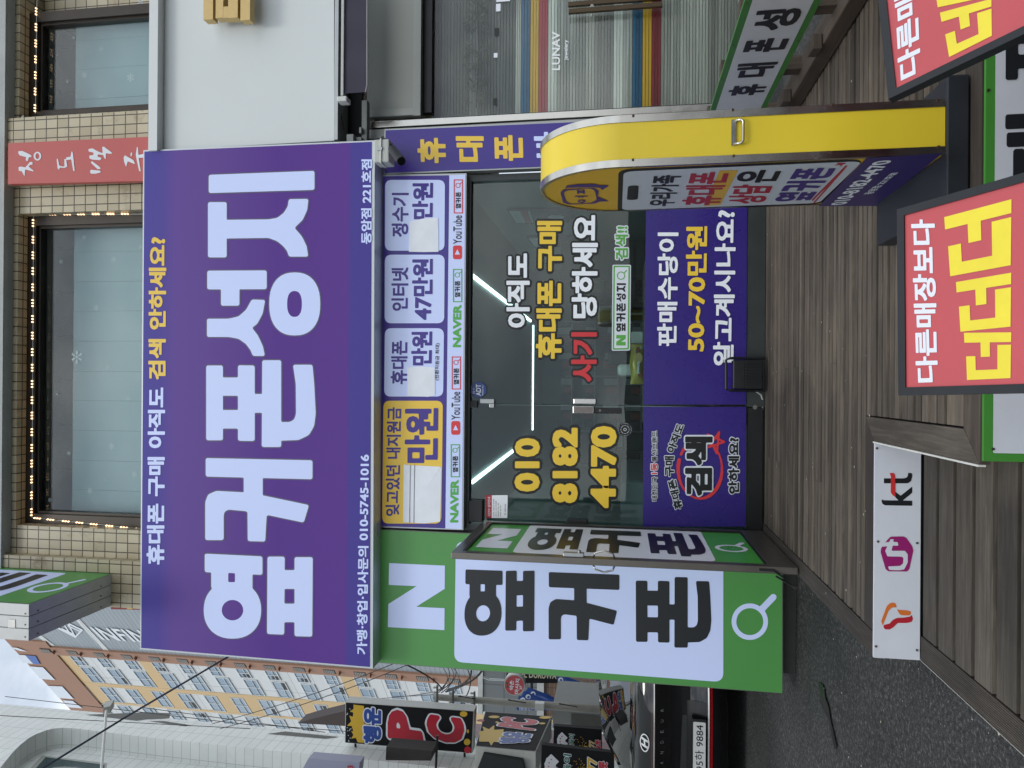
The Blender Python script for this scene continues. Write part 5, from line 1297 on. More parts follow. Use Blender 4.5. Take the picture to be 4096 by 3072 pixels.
m_.box(hx-.03, hx+.03, jn.y-.004, jn.y-.0005, jz+.11, jz+.17); m_.build('hinge', CHROME, pj)
m_ = MB()
for dx in (.03, .12, .2):
    for zz in (.03, .4): m_.cyl((jx0+dx, jn.y-.004, jz+zz), (jx0+dx, jn.y, jz+zz), .006, 8)
    for yy in (jn.y+.08, -.2): m_.cyl((jx0+dx, yy, jz-.004), (jx0+dx, yy, jz), .007, 8)
m_.build('screw', SCREW, pj)
m_ = MB()
for zz in (jz+.35, jz+1.3): m_.box((jx0+jx1)/2-.03, (jx0+jx1)/2+.03, -.06, -.001, zz, zz+.08)
m_.build('bracket', DARK, pj)

# ================================================================ parked car
CY, CZ = 1.42, .155
CX = atY(2700, 2984, CY).x
car = thing('parked_car', (CX, CY+2.4, CZ), 'glossy black sedan parked on the street, seen from behind past the green wall sign', 'car')
PAINT = mat('black_paint', (12, 13, 15), .04, coat=.5); CARG = mat('car_glass', (10, 12, 14), .02, spec=.8, coat=.6)
def prof(z):                                        # how far forward the tail lies at height z
    pts = [(.16, .12), (.24, .04), (.34, .0), (.46, .045), (.64, .05), (.74, .03), (.84, .0), (.93, .015), (.99, .05), (1.03, .12), (1.05, .24)]
    for (a, fa), (b_, fb) in zip(pts[:-1], pts[1:]):
        if z <= b_: return fa+(fb-fa)*max(0, z-a)/(b_-a)
    return pts[-1][1]
def tail(x, z, o=0): u = abs(x)/.94; return Vector((CX+x, CY+prof(z)+.22*u**3.2-o, CZ+z))
def strip(z0, z1, x0, x1, m_, nm, o=.004, nx=24, nz_=3):
    rows = [[tail(x0+(x1-x0)*i/nx, z0+(z1-z0)*j/nz_, o) for i in range(nx+1)] for j in range(nz_+1)]
    return MB().grid(rows).build(nm, m_, car, smooth=True)
body = MB()
zs = [.16, .20, .24, .29, .34, .40, .46, .52, .58, .64, .70, .74, .79, .84, .89, .93, .96, .99, 1.01, 1.03, 1.05]
xs_ = [-.94+1.88*i/30 for i in range(31)]
rows = [[tail(x, z) for x in xs_] for z in zs]
deck_l = [[Vector((CX+x*(1-.02*k), CY+.24+.22*(abs(x)/.94)**3.2*(1-k/4)+.14*k, CZ+1.05+.012*k-.05*(abs(x)/.94)**4)) for x in xs_] for k in range(1, 5)]
body.grid(rows+deck_l)
# flanks, bonnet and underside in one skin
secs = []
for y, wd, zt_2 in ((.30, .90, 1.03), (.9, .935, 1.0), (1.6, .94, .98), (2.6, .94, .97), (3.6, .93, .95), (4.2, .90, .88), (4.7, .80, .74), (4.93, .62, .60)):
    ring = []
    for a, b_ in ((0, .24), (.96, .24), (1, .42), (1, .68), (.985, .8), (.95, 1.0), (.80, 1.03), (.4, 1.05), (0, 1.055)): ring.append((wd*a, .17+(b_-.24)*(zt_2-.17)/.81))
    full = ring+[(-a, b_) for a, b_ in ring[-2::-1]]
    secs.append([Vector((CX+a, CY+y, CZ+b_)) for a, b_ in full])
body.grid(secs, flip=True); body.poly(secs[-1][::-1])
body.build('body', PAINT, car, smooth=True)
# cabin: glass band and roof
cab = [(.62, .80, 1.06, .0), (1.0, .76, 1.24, .5), (1.5, .70, 1.41, .9), (2.0, .66, 1.465, 1), (2.8, .66, 1.46, 1), (3.3, .70, 1.34, .7), (3.85, .80, 1.02, 0)]
rg = []; 
for y, wt_, z_, f in cab:
    wb_ = .86; r_1 = []
    for k in range(-8, 9):
        u = k/8; a = abs(u)
        if a > .75: t_ = (a-.75)/.25; r_1.append(Vector((CX+math.copysign(wt_+(wb_-wt_)*t_, u), CY+y, CZ+z_-.04-(z_-.04-.99)*t_*(.3+.7*f if f else .1))))
        else: r_1.append(Vector((CX+wt_*u/.75, CY+y-.06*(1-(u/.75)**2), CZ+z_+.02-.06*(u/.75)**2)))
    rg.append(r_1)
MB().grid(rg[2:6]).build('roof', PAINT, car, smooth=True)
MB().grid([r_1[3:14] for r_1 in rg[:3]]).build('rear_window', CARG, car, smooth=True)
MB().grid([r_1[3:14] for r_1 in rg[5:]]).build('windscreen', CARG, car, smooth=True)
for sl_ in (slice(0, 4), slice(13, 17)): MB().grid([r_1[sl_] for r_1 in rg]).build('side_window', CARG, car, smooth=True)
ant = MB(); p = Vector((CX, CY+1.62, CZ+1.44)); ant.hexa([p+Vector(v) for v in ((-.03, 0, -.02), (.03, 0, -.02), (.03, .16, 0), (-.03, .16, 0))], [p+Vector(v) for v in ((-.006, .10, .055), (.006, .10, .055), (.006, .15, .05), (-.006, .15, .05))]); ant.build('aerial', PAINT, car)
strip(.852, .862, -.90, .90, CHROME, 'chrome_strip', .008); strip(.70, .845, -.86, .86, mat('gloss_panel', (6, 6, 8), .06, coat=1), 'tail_panel', .005)
strip(.862, .884, -.90, .90, mat('lamp_dark', (60, 10, 14), .1, coat=1), 'tail_lamp', .006)
strip(.345, .357, -.9, .9, CHROME, 'chrome_strip', .010); strip(.312, .336, -.88, .88, mat('lamp_red', (178, 16, 28), .15, coat=1), 'reflector', .008)
strip(.17, .305, -.86, .86, BLACKP, 'lower_bumper', .006); strip(.362, .55, -.42, .42, mat('plate_recess', (12, 13, 15), .2), 'plate_recess', .003)
PT = lambda x, z: Vector((CX+x, CY-.035, CZ+z))
MB().box(CX-.285, CX+.285, CY-.03, CY+.05, CZ+.375, CZ+.505).build('plate_frame', BLACKP, car, bevel=.006)
q = [PT(-.26, .497), PT(.26, .497), PT(.26, .383), PT(-.26, .383)]
rrect(q, mat('plate_white', (212, 214, 214), .4), car, .012, .0, 'number_plate'); text('195하 9884', [bil(q, .05, .15), bil(q, .95, .15), bil(q, .95, .85), bil(q, .05, .85)], OUT_B, car, r=.004, off=.002, step=.03)
LET = mat('badge_steel', (196, 198, 200), .2, .8)
for i, ch in enumerate('GRANDEUR'):
    x = (i-3.75)*.1; text(ch, [tail(x-.013, .798, .012), tail(x+.013, .798, .012), tail(x+.013, .767, .012), tail(x-.013, .767, .012)], LET, car, r=.006, off=.001, step=.06, name='badge_letter')
EQ = lambda a, b_: tail(a, .945+b_, .012)
ebm = mat('badge_white', (226, 228, 230), .25, .3)
el_ = shape([ell(0, 0, .087, .045, 48)], [ell(0, 0, .075, .035, 48)], .0035); hb_ = shape([[(-.052,-.03),(-.030,-.036),(-.008,.032),(-.030,.030)], [(.008,-.032),(.030,-.030),(.052,.03),(.030,.036)], [(-.03,-.008),(.03,-.004),(.03,.010),(-.03,.006)]], (), .0035)
m_ = MB()
for p in el_+hb_: m_.poly([EQ(a, b_) for a, b_ in p])
m_.build('badge', ebm, car)
TYR = mat('tyre', (18, 18, 19), .85); RIM = mat('rim', (120, 122, 124), .3, .8)
for sx in (-1, 1):
    for wy in (1.05, 3.95):
        x0 = CX+sx*.80; c_ = Vector((x0, CY+wy, CZ+.335-.155+road_z(x0, CY+wy)))
        t_ = MB(); t_.tube([c_+Vector((-.115, 0, 0)), c_+Vector((-.09, 0, 0)), c_+Vector((.09, 0, 0)), c_+Vector((.115, 0, 0))], [.30, .335, .335, .30], 28); wh = t_.build('wheel', TYR, car)
        t_ = MB(); t_.cyl(c_+Vector((sx*.116, 0, 0)), c_+Vector((sx*.121, 0, 0)), .225, 24); t_.build('rim', RIM, wh)

# ================================================================ buildings down the street
# tall tower with window grid
AZ = R_(-51.6); HD = Vector((math.sin(AZ), math.cos(AZ), 0)); HN = Vector((-math.cos(AZ), math.sin(AZ), 0))
if HN.y > 0: HN = -HN
TP0 = CAM+ray(600, 2616)*(75/ray(600, 2616).y)
PH = lambda x, y: atP(x, y, TP0, HN)
kt2 = lambda x, y: PH(x*K, 2304+y*K)
tw_ = thing('tower_building', (TP0.x, TP0.y, 0), 'tall tower with white and orange panels, brown vent strip and grey ribbed flank', 'building')
sv = lambda p: (p-TP0).dot(HD)
TPt = lambda s, z, o=0: TP0+HD*s+HN*o+Vector((0, 0, z-TP0.z))
CLAD = tile_mat('ribbed_cladding', (150, 160, 166), (144, 154, 160), (104, 112, 118), (80, .53, .03), .3, 0, .5)
sR, sB0, sB1, sL = sv(kt2(600, -130)), sv(kt2(300, 592)), sv(kt2(620, 676)), sv(kt2(900, 1420))
zrf = kt2(60, 545).z; zcl = kt2(215, 545).z
def slab(nm, s0, s1, z0, z1, o, m_, par=tw_, th=.3):
    return MB().hexa([TPt(s0, z0, o), TPt(s1, z0, o), TPt(s1, z1, o), TPt(s0, z1, o)], [TPt(s0, z0, o-th), TPt(s1, z0, o-th), TPt(s1, z1, o-th), TPt(s0, z1, o-th)]).build(nm, m_, par)
TWH = tile_mat('tower_white', (214, 218, 218), (208, 212, 212), (150, 152, 150), (5, 2.79, .03), .2, .05, .7); TOR = mat('tower_orange', (208, 180, 134), .7, var=.06, vscale=.2); TBR = mat('tower_brown', (160, 122, 100), .7, var=.08, vscale=.3)
slab('flank', sR, sB0, 0, zcl, 0, CLAD, th=14); slab('wall', sB0+.01, sL, 0, zrf-5.5, -.02, TWH, th=14)
slab('vent_strip', sB0, sB1, 0, zrf-5.6, .25, TBR)
slab('parapet', sv(kt2(215, 545)), sL, zrf-5.5, zrf, .2, TBR, th=14.2)
slab('cap', sR, sB0, zcl, zcl+.6, .1, mat('cap_grey', (176, 182, 186), .6), th=14)
SKYP = mat('pale_opening', (214, 222, 232), .3); SKYB = mat('blue_panel', (66, 104, 176), .5)
for pts, m_ in (([(95,598),(158,600),(250,633),(190,628)], SKYP), ([(155,660),(232,665),(300,740),(212,732)], SKYP), ([(234,665),(320,672),(362,745),(302,740)], SKYB), ([(258,760),(385,770),(490,880),(365,870)], SKYP), ([(425,930),(550,935),(650,1045),(520,1035)], SKYP), ([(555,1055),(640,1060),(725,1125),(600,1115)], SKYP)):
    MB().poly([kt2(*p)+HN*.3 for p in pts]).build('opening', m_, tw_)
for pts in ([(655,375),(690,370),(945,640),(895,635)], [(310,505),(345,500),(480,600),(420,596)]):
    MB().poly([kt2(*p)+HN*.05 for p in pts]).build('white_band', TWH, tw_)
text('INFINITY', [kt2(775,435)+HN*.05, kt2(1480,480)+HN*.05, kt2(1600,590)+HN*.05, kt2(890,545)+HN*.05], mat('tower_letter', (220, 226, 230), .5), tw_, r=.02, off=.05, step=.05)
P = []
cube = [(498,440),(590,405),(712,462),(655,522),(498,440)]
for a, b_ in zip(cube[:-1], cube[1:]): P += stroke([a, b_], 7)
P += stroke([(540,452),(640,500)], 6)+stroke([(590,425),(700,475)], 5)+stroke([(590,405),(655,522)], 5)+stroke([(560,420),(600,480)], 5)
m_ = MB()
for p in shape(P, (), 4): m_.poly([kt2(*c)+HN*.08 for c in p])
m_.build('emblem', mat('tower_letter', (220, 226, 230), .5), tw_)
# storeys
zA = kt2(385, 682).z; dzf = (kt2(385, 682).z-kt2(385+228, 682+18).z)
cols_ = {k: (sv(kt2(500, a)), sv(kt2(500, b_))) for k, (a, b_) in {'A': (676, 752), 'B': (764, 888), 'C': (924, 1044), 'D': (1070, 1150)}.items()}
ztop_of = {'A': kt2(388, 684).z, 'B': kt2(482, 782).z, 'C': kt2(650, 950).z, 'D': kt2(775, 1075).z}
WIN = mat('tower_glass', (122, 146, 164), .08, spec=.7); WFR = mat('tower_frame', (202, 208, 210), .5); WDK = mat('tower_open', (44, 46, 46), .6)
sBC0, sBC1 = cols_['B'][1]+.2, cols_['C'][0]-.1
slab('orange_strip', sBC0, sBC1, 0, zrf-5.6, .06, TOR)
slab('orange_strip', cols_['C'][1]+.1, cols_['D'][0]-.3, 0, zrf-5.6, .06, TOR)
random.seed(4)
nf = int((ztop_of['B']-4)/dzf)
for f in range(nf):
    for k in 'ABCD':
        s0, s1 = cols_[k]; zt_3 = ztop_of[k]-f*dzf; h3 = 1.75 if k != 'A' else 1.5
        if f % 1 == 0 and k == 'B' and (f in (0, 3, 10)): slab('orange_panel', cols_['A'][0]+.1, s1+.19, zt_3-dzf+.1, zt_3-h3-.1, .05, TOR)
        if k == 'C': slab('orange_panel', s0-.09, s1+.09, zt_3-dzf+.05, zt_3-h3-.05, .055, TOR) if f % 3 != 1 else None
        w_ = MB(); o = .10
        for a0, a1, b0, b1 in ((s0, s1, 0, .1), (s0, s1, h3-.12, h3), (s0, s0+.09, .1, h3-.12), (s1-.09, s1, .1, h3-.12), ((s0+s1)/2-.05, (s0+s1)/2+.05, .1, h3-.12), (s0+.09, s1-.09, h3*.6, h3*.6+.07)):
            a0, a1 = sorted((a0, a1))
            w_.hexa([TPt(a0, zt_3-b1, o), TPt(a1, zt_3-b1, o), TPt(a1, zt_3-b0, o), TPt(a0, zt_3-b0, o)], [TPt(a0, zt_3-b1, o-.12), TPt(a1, zt_3-b1, o-.12), TPt(a1, zt_3-b0, o-.12), TPt(a0, zt_3-b0, o-.12)])
        wo = w_.build('window', WFR, tw_)
        MB().poly([TPt(s0, zt_3-h3, .03), TPt(s1, zt_3-h3, .03), TPt(s1, zt_3, .03), TPt(s0, zt_3, .03)]).build('pane', WIN, wo)
        if random.random() < .3:
            h4 = random.choice((.45, .9)); m0 = s0+(s1-s0)*random.choice((.05, .5)); m1 = m0+(s1-s0)*.42
            MB().poly([TPt(m0, zt_3-h3+.1, .05), TPt(m1, zt_3-h3+.1, .05), TPt(m1, zt_3-h3+.1+h4, .05), TPt(m0, zt_3-h3+.1+h4, .05)]).build('opened_sash', WDK, wo)
    zv = kt2(360, 620).z-f*dzf; sm = (sB0+sB1)/2; wv = abs(sB1-sB0)*.22
    v_ = MB()
    for q in range(6): v_.hexa([TPt(sm-wv, zv-.2-q*.2, .30), TPt(sm+wv, zv-.2-q*.2, .30), TPt(sm+wv, zv-.08-q*.2, .30), TPt(sm-wv, zv-.08-q*.2, .30)], [TPt(sm-wv, zv-.2-q*.2, .26), TPt(sm+wv, zv-.2-q*.2, .26), TPt(sm+wv, zv-.08-q*.2, .26), TPt(sm-wv, zv-.08-q*.2, .26)])
    v_.build('vent', mat('vent_grey', (150, 146, 140), .6), tw_)
    MB().poly([TPt(sm-wv-.1, zv-1.35, .256), TPt(sm+wv+.1, zv-1.35, .256), TPt(sm+wv+.1, zv+.05, .256), TPt(sm-wv-.1, zv+.05, .256)]).build('vent_back', WDK, tw_)
    v_ = MB(); v_.hexa([TPt(sm-wv, zv-1.9, .27), TPt(sm, zv-1.55, .27), TPt(sm+wv*.3, zv-1.95, .27)], [TPt(sm-wv, zv-1.9, .6), TPt(sm, zv-1.55, .6), TPt(sm+wv*.3, zv-1.95, .6)]); v_.build('bracket', TBR, tw_)

# white tiled corner building on the far left
WX = -6.2; TWB = tile_mat('white_small_tiles', (232, 235, 232), (226, 229, 226), (180, 186, 184), (.34, .17, .005), .25, .1, .45)
AW = lambda x, y: atX(x, y, WX)
y_end = AW(260, 2838).y
wbl = thing('white_tiled_building', (WX-2, 3, 0), 'white tiled building with a curved portal frame at the far left edge of the photo', 'building')
MB().box(WX-8, WX-.36, -9, y_end-.25, 0, 17).build('wall', TWB, wbl)
MB().box(WX-8, WX-.2, -9, y_end-.2, 17, 17.5).build('roof', CONC, wbl)
inner = [(2300,3120),(1024,2996),(600,2950),(300,2913),(254,2911),(215,2914),(185,2921),(145,2936),(115,2952),(80,2980),(50,3010),(0,3072),(-200,3290)]
ip = [AW(*p) for p in inner]; m_ = MB()
pts = ip+[Vector((WX, ip[-1].y, 16.9)), Vector((WX, y_end, 16.9)), Vector((WX, y_end, 0)), Vector((WX, ip[0].y, 0))]
from mathutils.geometry import tessellate_polygon
tri = tessellate_polygon([[Vector((p.y, p.z, 0)) for p in pts]])
for t_ in tri: m_.poly([pts[i] for i in t_])
for a, b_ in zip(pts, pts[1:]+pts[:1]): m_.poly([a, b_, b_+Vector((-.36, 0, 0)), a+Vector((-.36, 0, 0))])
m_.build('portal_frame', TWB, wbl)
SLOT = mat('recess_shadow', (112, 112, 108), .8, var=.2, vscale=4)  # flat grey patches: the shade of the recessed slots put in as colour
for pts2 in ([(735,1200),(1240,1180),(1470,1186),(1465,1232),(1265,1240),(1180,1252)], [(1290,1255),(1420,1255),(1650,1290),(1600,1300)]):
    MB().poly([AW(x*K, 2304+y*K)+Vector((.004, 0, 0)) for x, y in pts2]).build('slot_shade', SLOT, wbl)
MB().poly([AW(1024+x*K, 2304+y*K)+Vector((.004, 0, 0)) for x, y in ((95,1365),(250,1345),(720,1392),(600,1408))]).build('slot_shade', SLOT, wbl)
AW2 = lambda x, y: atX(x, y, WX-.355)
o = MB().poly([AW2(*p) for p in ((168,3022),(428,3052),(420,3140),(60,3140))]).build('window', mat('pale_frame', (176, 178, 172), .5), wbl)
MB().poly([AW2(*p)+Vector((.006, 0, 0)) for p in ((182,3030),(418,3060),(410,3140),(86,3140))]).build('pane', mat('teal_glass', (48, 72, 76), .06, spec=.7), o)
fl2 = thing('wall_floodlight', AW(405, 3078), 'small pale floodlight on a long arm against the white tiled building', 'floodlight')
tip = AW(424, 2958)+Vector((.5, 0, 0))
MB().tube([AW(405, 3085), tip], .022, 6).build('arm', WHITEP, fl2)
hh = [AW(412,2958), AW(420,2930), AW(456,2922), AW(440,2950)]; hh = [p+Vector((.55, 0, 0)) for p in hh]
MB().hexa(hh, [p+Vector((-.12, 0, 0)) for p in hh]).build('head', mat('lamp_grey', (170, 172, 166), .5), fl2)

# lettered signs along the far street
SBK = mat('sign_black', (18, 19, 23), .6, spec=.2); GOLDP = mat('print_gold', (206, 168, 46), .4); BLUP = mat('print_blue', (34, 70, 150), .35); REDP = mat('print_crimson', (176, 28, 50), .35); CASEW = mat('case_white', (186, 188, 184), .5, var=.1)
def star(cx, cy, R, rot=0): return [(cx+(R if k % 2 == 0 else R*.45)*math.cos(rot+k*math.pi/5), cy+(R if k % 2 == 0 else R*.45)*math.sin(rot+k*math.pi/5)) for k in range(10)]
PP = lambda x, y: atY(1024+x*K, 2304+y*K, 6.0)
pc = thing('hanging_sign', PP(1870, 1350), 'tall black box sign with red PC letters and gold stars on the white tiled building', 'sign')
q = [PP(768,1440), PP(772,1088), PP(1885,1165), PP(1868,1532)]
MB().hexa(q, [p+Vector((0, .22, 0)) for p in q]).build('case', CASEW, pc)
lay([[(.012, .006), (.988, .006), (.988, .994), (.012, .994)]], q, SBK, pc, .006, 'panel')
pcl = lambda polys, m_, off, nm='print': pxlay(polys, PP, m_, pc, off, nm)
pcl(shape([star(860,1260,80,.2), star(870,1160,62,.5), star(870,1370,58,0), star(900,1300,70,.9), [(850,1110),(935,1120),(935,1440),(880,1435),(830,1300)]], (), 7), GOLDP, .010)
for cx, cy, a, b_ in ((1795,1190,32,24), (1825,1432,28,28), (1832,1340,10,16)): pcl([ell(cx, cy, a, b_)], GOLDP, .010)
pcl([ell(1830,1500,30,30)], REDP, .010)
random.seed(8)
for k in range(16): pcl([ell(random.uniform(785,860), random.uniform(1110,1430), 4, 4, 8)], OUT_W, .009)
text('행운', [PP(930,1440), PP(930,1122), PP(1088,1145), PP(1085,1440)], BLUP, pc, r=.05, outline=(OUT_W, .06), off=.016)
text('P', [PP(1140,1395), PP(1140,1155), PP(1400,1150), PP(1460,1460)], REDP, pc, r=.06, outline=(OUT_W, .04), off=.016)
text('C', [PP(1470,1400), PP(1480,1185), PP(1800,1230), PP(1805,1465)], REDP, pc, r=.06, outline=(OUT_W, .04), off=.016)
for z_ in (q[0].z-.15, (q[0].z+q[3].z)/2, q[3].z+.15): MB().tube([(q[0].x+.02, 6.1, z_), (WX-.36, 6.1, z_)], .02, 6).build('arm', DARK, pc)
P2 = lambda x, y: atX(1600+x*.3843, 2600+y*.3843, -5.6)
p2_ = thing('wall_sign', P2(1400, 1060), 'black canopy sign with smaller PC lettering and gold burst under the tall box sign', 'sign')
q = [P2(785,1003), P2(885,640), P2(1580,692), P2(1412,1060)]
MB().hexa(q, [p+Vector((-.35, 0, 0)) for p in q]).build('case', CASEW, p2_); lay([[(.015, .01), (.985, .01), (.985, .985), (.015, .985)]], q, SBK, p2_, .006, 'panel')
pxlay(shape([star(930,880,110,.2), star(960,930,80,.5), [(830,850),(1080,830),(1060,960),(820,960)]], (), 9), P2, GOLDP, p2_, .010, 'print')
for cx, cy, a, b_ in ((980,702,58,14), (1510,708,60,14), (1010,758,18,9), (1480,770,34,9)): pxlay([ell(cx, cy, a, b_)], P2, GOLDP, p2_, .010, 'print')
pxlay([ell(840,740,40,14)], P2, REDP, p2_, .010, 'print')
text('행운', [P2(1020,980), P2(1085,850), P2(1380,880), P2(1330,985)], BLUP, p2_, r=.05, outline=(OUT_W, .06), off=.016)
text('PC', [P2(1010,800), P2(1070,700), P2(1440,740), P2(1400,850)], REDP, p2_, r=.06, outline=(OUT_W, .04), off=.016)
def black_panel(nm, label, Y, quad_, cards, words):
    PQ = lambda x, y: atY(2050+x*.45208, 2700+y*.45208, Y)
    o = thing(nm, PQ(*quad_[3]), label, 'sign', 'black game parlour panels on the far street'); q = [PQ(*p) for p in quad_]
    MB().hexa(q, [p+Vector((0, .08, 0)) for p in q]).build('panel', SBK, o)
    cw = mat('card_white', (200, 202, 210), .5); cx, cy, s = cards
    for k in range(5):
        a = -.9+k*.42; m_ = round_poly([(cx+(u*math.cos(a)-v*math.sin(a))*s, cy+(u*math.sin(a)+v*math.cos(a))*s) for u, v in ((-.15,-.3),(-1.0,-.3),(-1.0,.3),(-.15,.3))], 6)
        pxlay([m_], PQ, cw, o, .002+.002*k, 'card')
        pxlay([ell(cx-(.7*math.cos(a))*s, cy-(.7*math.sin(a))*s, 6, 6, 8)], PQ, OUT_B if k % 2 else REDP, o, .012+.001*k, 'card_mark')
    for s_, qd, m2, ol in words: text(s_, [PQ(*p) for p in qd], m2, o, r=.035, outline=(ol, .05) if ol else None, off=.018)
    c2 = words[1][1]; wx, wy = c2[0][0]-35, (c2[0][1]+c2[1][1])/2+45
    pxlay([ell(wx, wy, 36, 36)], PQ, GOLDP, o, .004, 'wheel_print'); pxlay([ell(wx, wy, 28, 28)], PQ, REDP, o, .006, 'wheel_print')
    for k in range(6): pxlay([[(wx, wy), (wx+27*math.cos(k*1.047), wy+27*math.sin(k*1.047)), (wx+27*math.cos(k*1.047+.5), wy+27*math.sin(k*1.047+.5))]], PQ, OUT_W, o, .008, 'wheel_print')
    random.seed(9)
    for k in range(26): pxlay([ell(wx-10+random.gauss(0, 40), wy-50+random.gauss(0, 45), 3.5, 4, 7)], PQ, GOLDP, o, .003, 'spark')
GRP = mat('print_teal', (30, 96, 84), .4)
black_panel('game_sign', 'nearer black panel with a white card fan and three sevens beside the car roof', 4.6, [(248,985),(258,618),(900,688),(900,1060)], (400, 800, 115), [('바둑이', [(450,960),(455,690),(520,700),(510,960)], GRP, OUT_W), ('777', [(665,900),(665,722),(750,735),(745,910)], GOLDP, OUT_W), ('슬롯', [(762,905),(762,752),(842,765),(842,915)], REDP, OUT_W)])
black_panel('game_sign', 'farther black panel with card fan, behind the nearer one and left of the pole', 5.6, [(360,680),(366,450),(790,482),(790,720)], (480, 580, 85), [('바둑이', [(498,650),(502,515),(550,522),(545,650)], GRP, OUT_W), ('777', [(680,660),(680,575),(725,580),(722,665)], GOLDP, OUT_W), ('슬롯', [(730,662),(732,565),(780,572),(780,668)], REDP, OUT_W)])
# small stall and clutter behind the car
Z4 = lambda x, y, Y: atY(2050+x*.45208, 2700+y*.45208, Y)
stl = thing('street_kiosk', Z4(770, 400, 8), 'grey street kiosk with a corrugated shutter behind the car', 'kiosk')
a, b_ = Z4(355, 470, 7.5), Z4(770, 298, 7.5)
MB().box(a.x, b_.x, 7.5, 8.6, .1, a.z).build('body', mat('kiosk_grey', (138, 140, 138), .7, var=.1), stl)
m_ = MB(); c_, d_ = Z4(520, 465, 7.5), Z4(520, 340, 7.5)
for k in range(14): m_.box(c_.x+(d_.x-c_.x)*k/14+.004, c_.x+(d_.x-c_.x)*(k+1)/14-.004, 7.47, 7.5, .3, c_.z, random.random())
m_.build('shutter', ALU_D, stl)
Z3 = lambda x, y, Y: atY(1600+x*.3843, 2600+y*.3843, Y)
def block(nm, label, x0, x1, yl, yr, Y, m_, dep=4, extra=None, z0=0):
    a, b_ = Z3(x0, (yl+yr)/2, Y), Z3(x0, yr, Y); c_ = Z3(x0, yl, Y)
    o = thing(nm, ((b_.x+c_.x)/2, Y+dep/2, 0), label, 'building'); MB().box(c_.x, b_.x, Y, Y+dep, z0, a.z).build('wall', m_, o)
    MB().box(c_.x-.1, b_.x+.1, Y-.1, Y+dep, a.z, a.z+.25).build('roof', CONC, o)
    if extra: extra(o)
    return o
BRK = tile_mat('brown_brick', (120, 96, 80), (96, 76, 64), (70, 62, 56), (.24, .08, .01), .5, .1, .8)
def brick_x(o):
    m_ = MB(); a, b_ = Z3(1820, 480, 19.9), Z3(2060, 385, 19.9); m_.box(a.x, b_.x, 19.9, 20.02, b_.z-1, a.z); m_.build('window', mat('dark_opening', (40, 40, 40), .5), o)
    m_ = MB(); a, b_ = Z3(1875, 560, 19.7), Z3(2060, 515, 19.7); m_.box(a.x, b_.x, 19.6, 20, a.z-.3, a.z); m_.build('awning', mat('maroon', (104, 58, 56), .7), o)
block('brick_building', 'low brown brick building behind the utility pole and blue flags', 1500, 2100, 720, 330, 20, BRK, 6, brick_x)
block('grey_building', 'plain grey panelled building behind the round red sign', 865, 1500, 640, 60, 30, tile_mat('grey_panels', (98, 104, 106), (92, 98, 100), (70, 74, 76), (6, 1.2, .03), .3), 6)
rf = thing('dark_roofed_building', Z3(400, 780, 16), 'dark sloping roof showing above the tall PC box sign', 'building')
m_ = MB(); q = [atY(1024+x*K, 2304+y*K, 15) for x, y in ((360,1272),(465,1240),(770,1165),(1000,1170),(1000,1310))]
m_.hexa(q, [p+Vector((0, .6, 0)) for p in q]); m_.build('roof', mat('roof_dark', (66, 56, 54), .7, var=.2), rf)
MB().box(min(p.x for p in q), q[2].x-.3, 15.05, 15.5, 0, q[4].z).build('wall', mat('roof_pink', (150, 132, 136), .8), rf)
hs = thing('hotel_sign', Z3(1635, 290, 14), 'black vertical sign with cream capital letters at the edge of the green wall sign', 'sign')
q = [Z3(1108,345,14), Z3(1108,120,14), Z3(1635,140,14), Z3(1635,345,14)]
MB().hexa(q, [p+Vector((0, .25, 0)) for p in q]).build('case', SBK, hs)
text('HOTEL DURUWA', [Z3(1125,205,14), Z3(1630,235,14), Z3(1630,300,14), Z3(1125,278,14)], mat('cream_letter', (190, 186, 160), .5), hs, r=.03, off=.02)
MB().tube([Z3(1370,345,14.1), Z3(1370,420,14.1)], .04, 6).build('bracket', DARK, hs)
rs = thing('round_sign', Z3(1300, 365, 12), 'round red hanging sign with white lettering beside the blue flags', 'sign')
PRS = lambda x, y: Z3(x, y, 12)
MB().cyl(PRS(1190,365), PRS(1190,365)+Vector((0, .2, 0)), (PRS(1190,255)-PRS(1190,365)).length, 32).build('case', CASEW, rs)
pxlay([ell(1190, 365, 100, 100)], PRS, mat('round_red', (186, 72, 76), .5), rs, .004, 'panel')
text('약손', [PRS(1140,415), PRS(1140,312), PRS(1185,318), PRS(1185,415)], PRINT_W, rs, r=.02, off=.01)
text('마사지', [PRS(1190,455), PRS(1205,295), PRS(1250,300), PRS(1235,455)], PRINT_W, rs, r=.02, off=.01)
text('3F', [PRS(1245,412), PRS(1245,368), PRS(1272,368), PRS(1272,412)], PRINT_W, rs, r=.01, off=.01)
pxlay([ell(1120, 382, 12, 12)], PRS, GRP, rs, .008, 'print'); pxlay([ell(1115, 345, 10, 16)], PRS, GRP, rs, .008, 'print')
MB().tube([PRS(1085,330)+Vector((0, .1, 0)), PRS(920,322)+Vector((0, .1, 0)), PRS(860,300)+Vector((0, .1, 0))], .025, 6).build('arm', ALU, rs)
FLB = mat('flag_blue', (34, 74, 150), .6, var=.15, vscale=3)
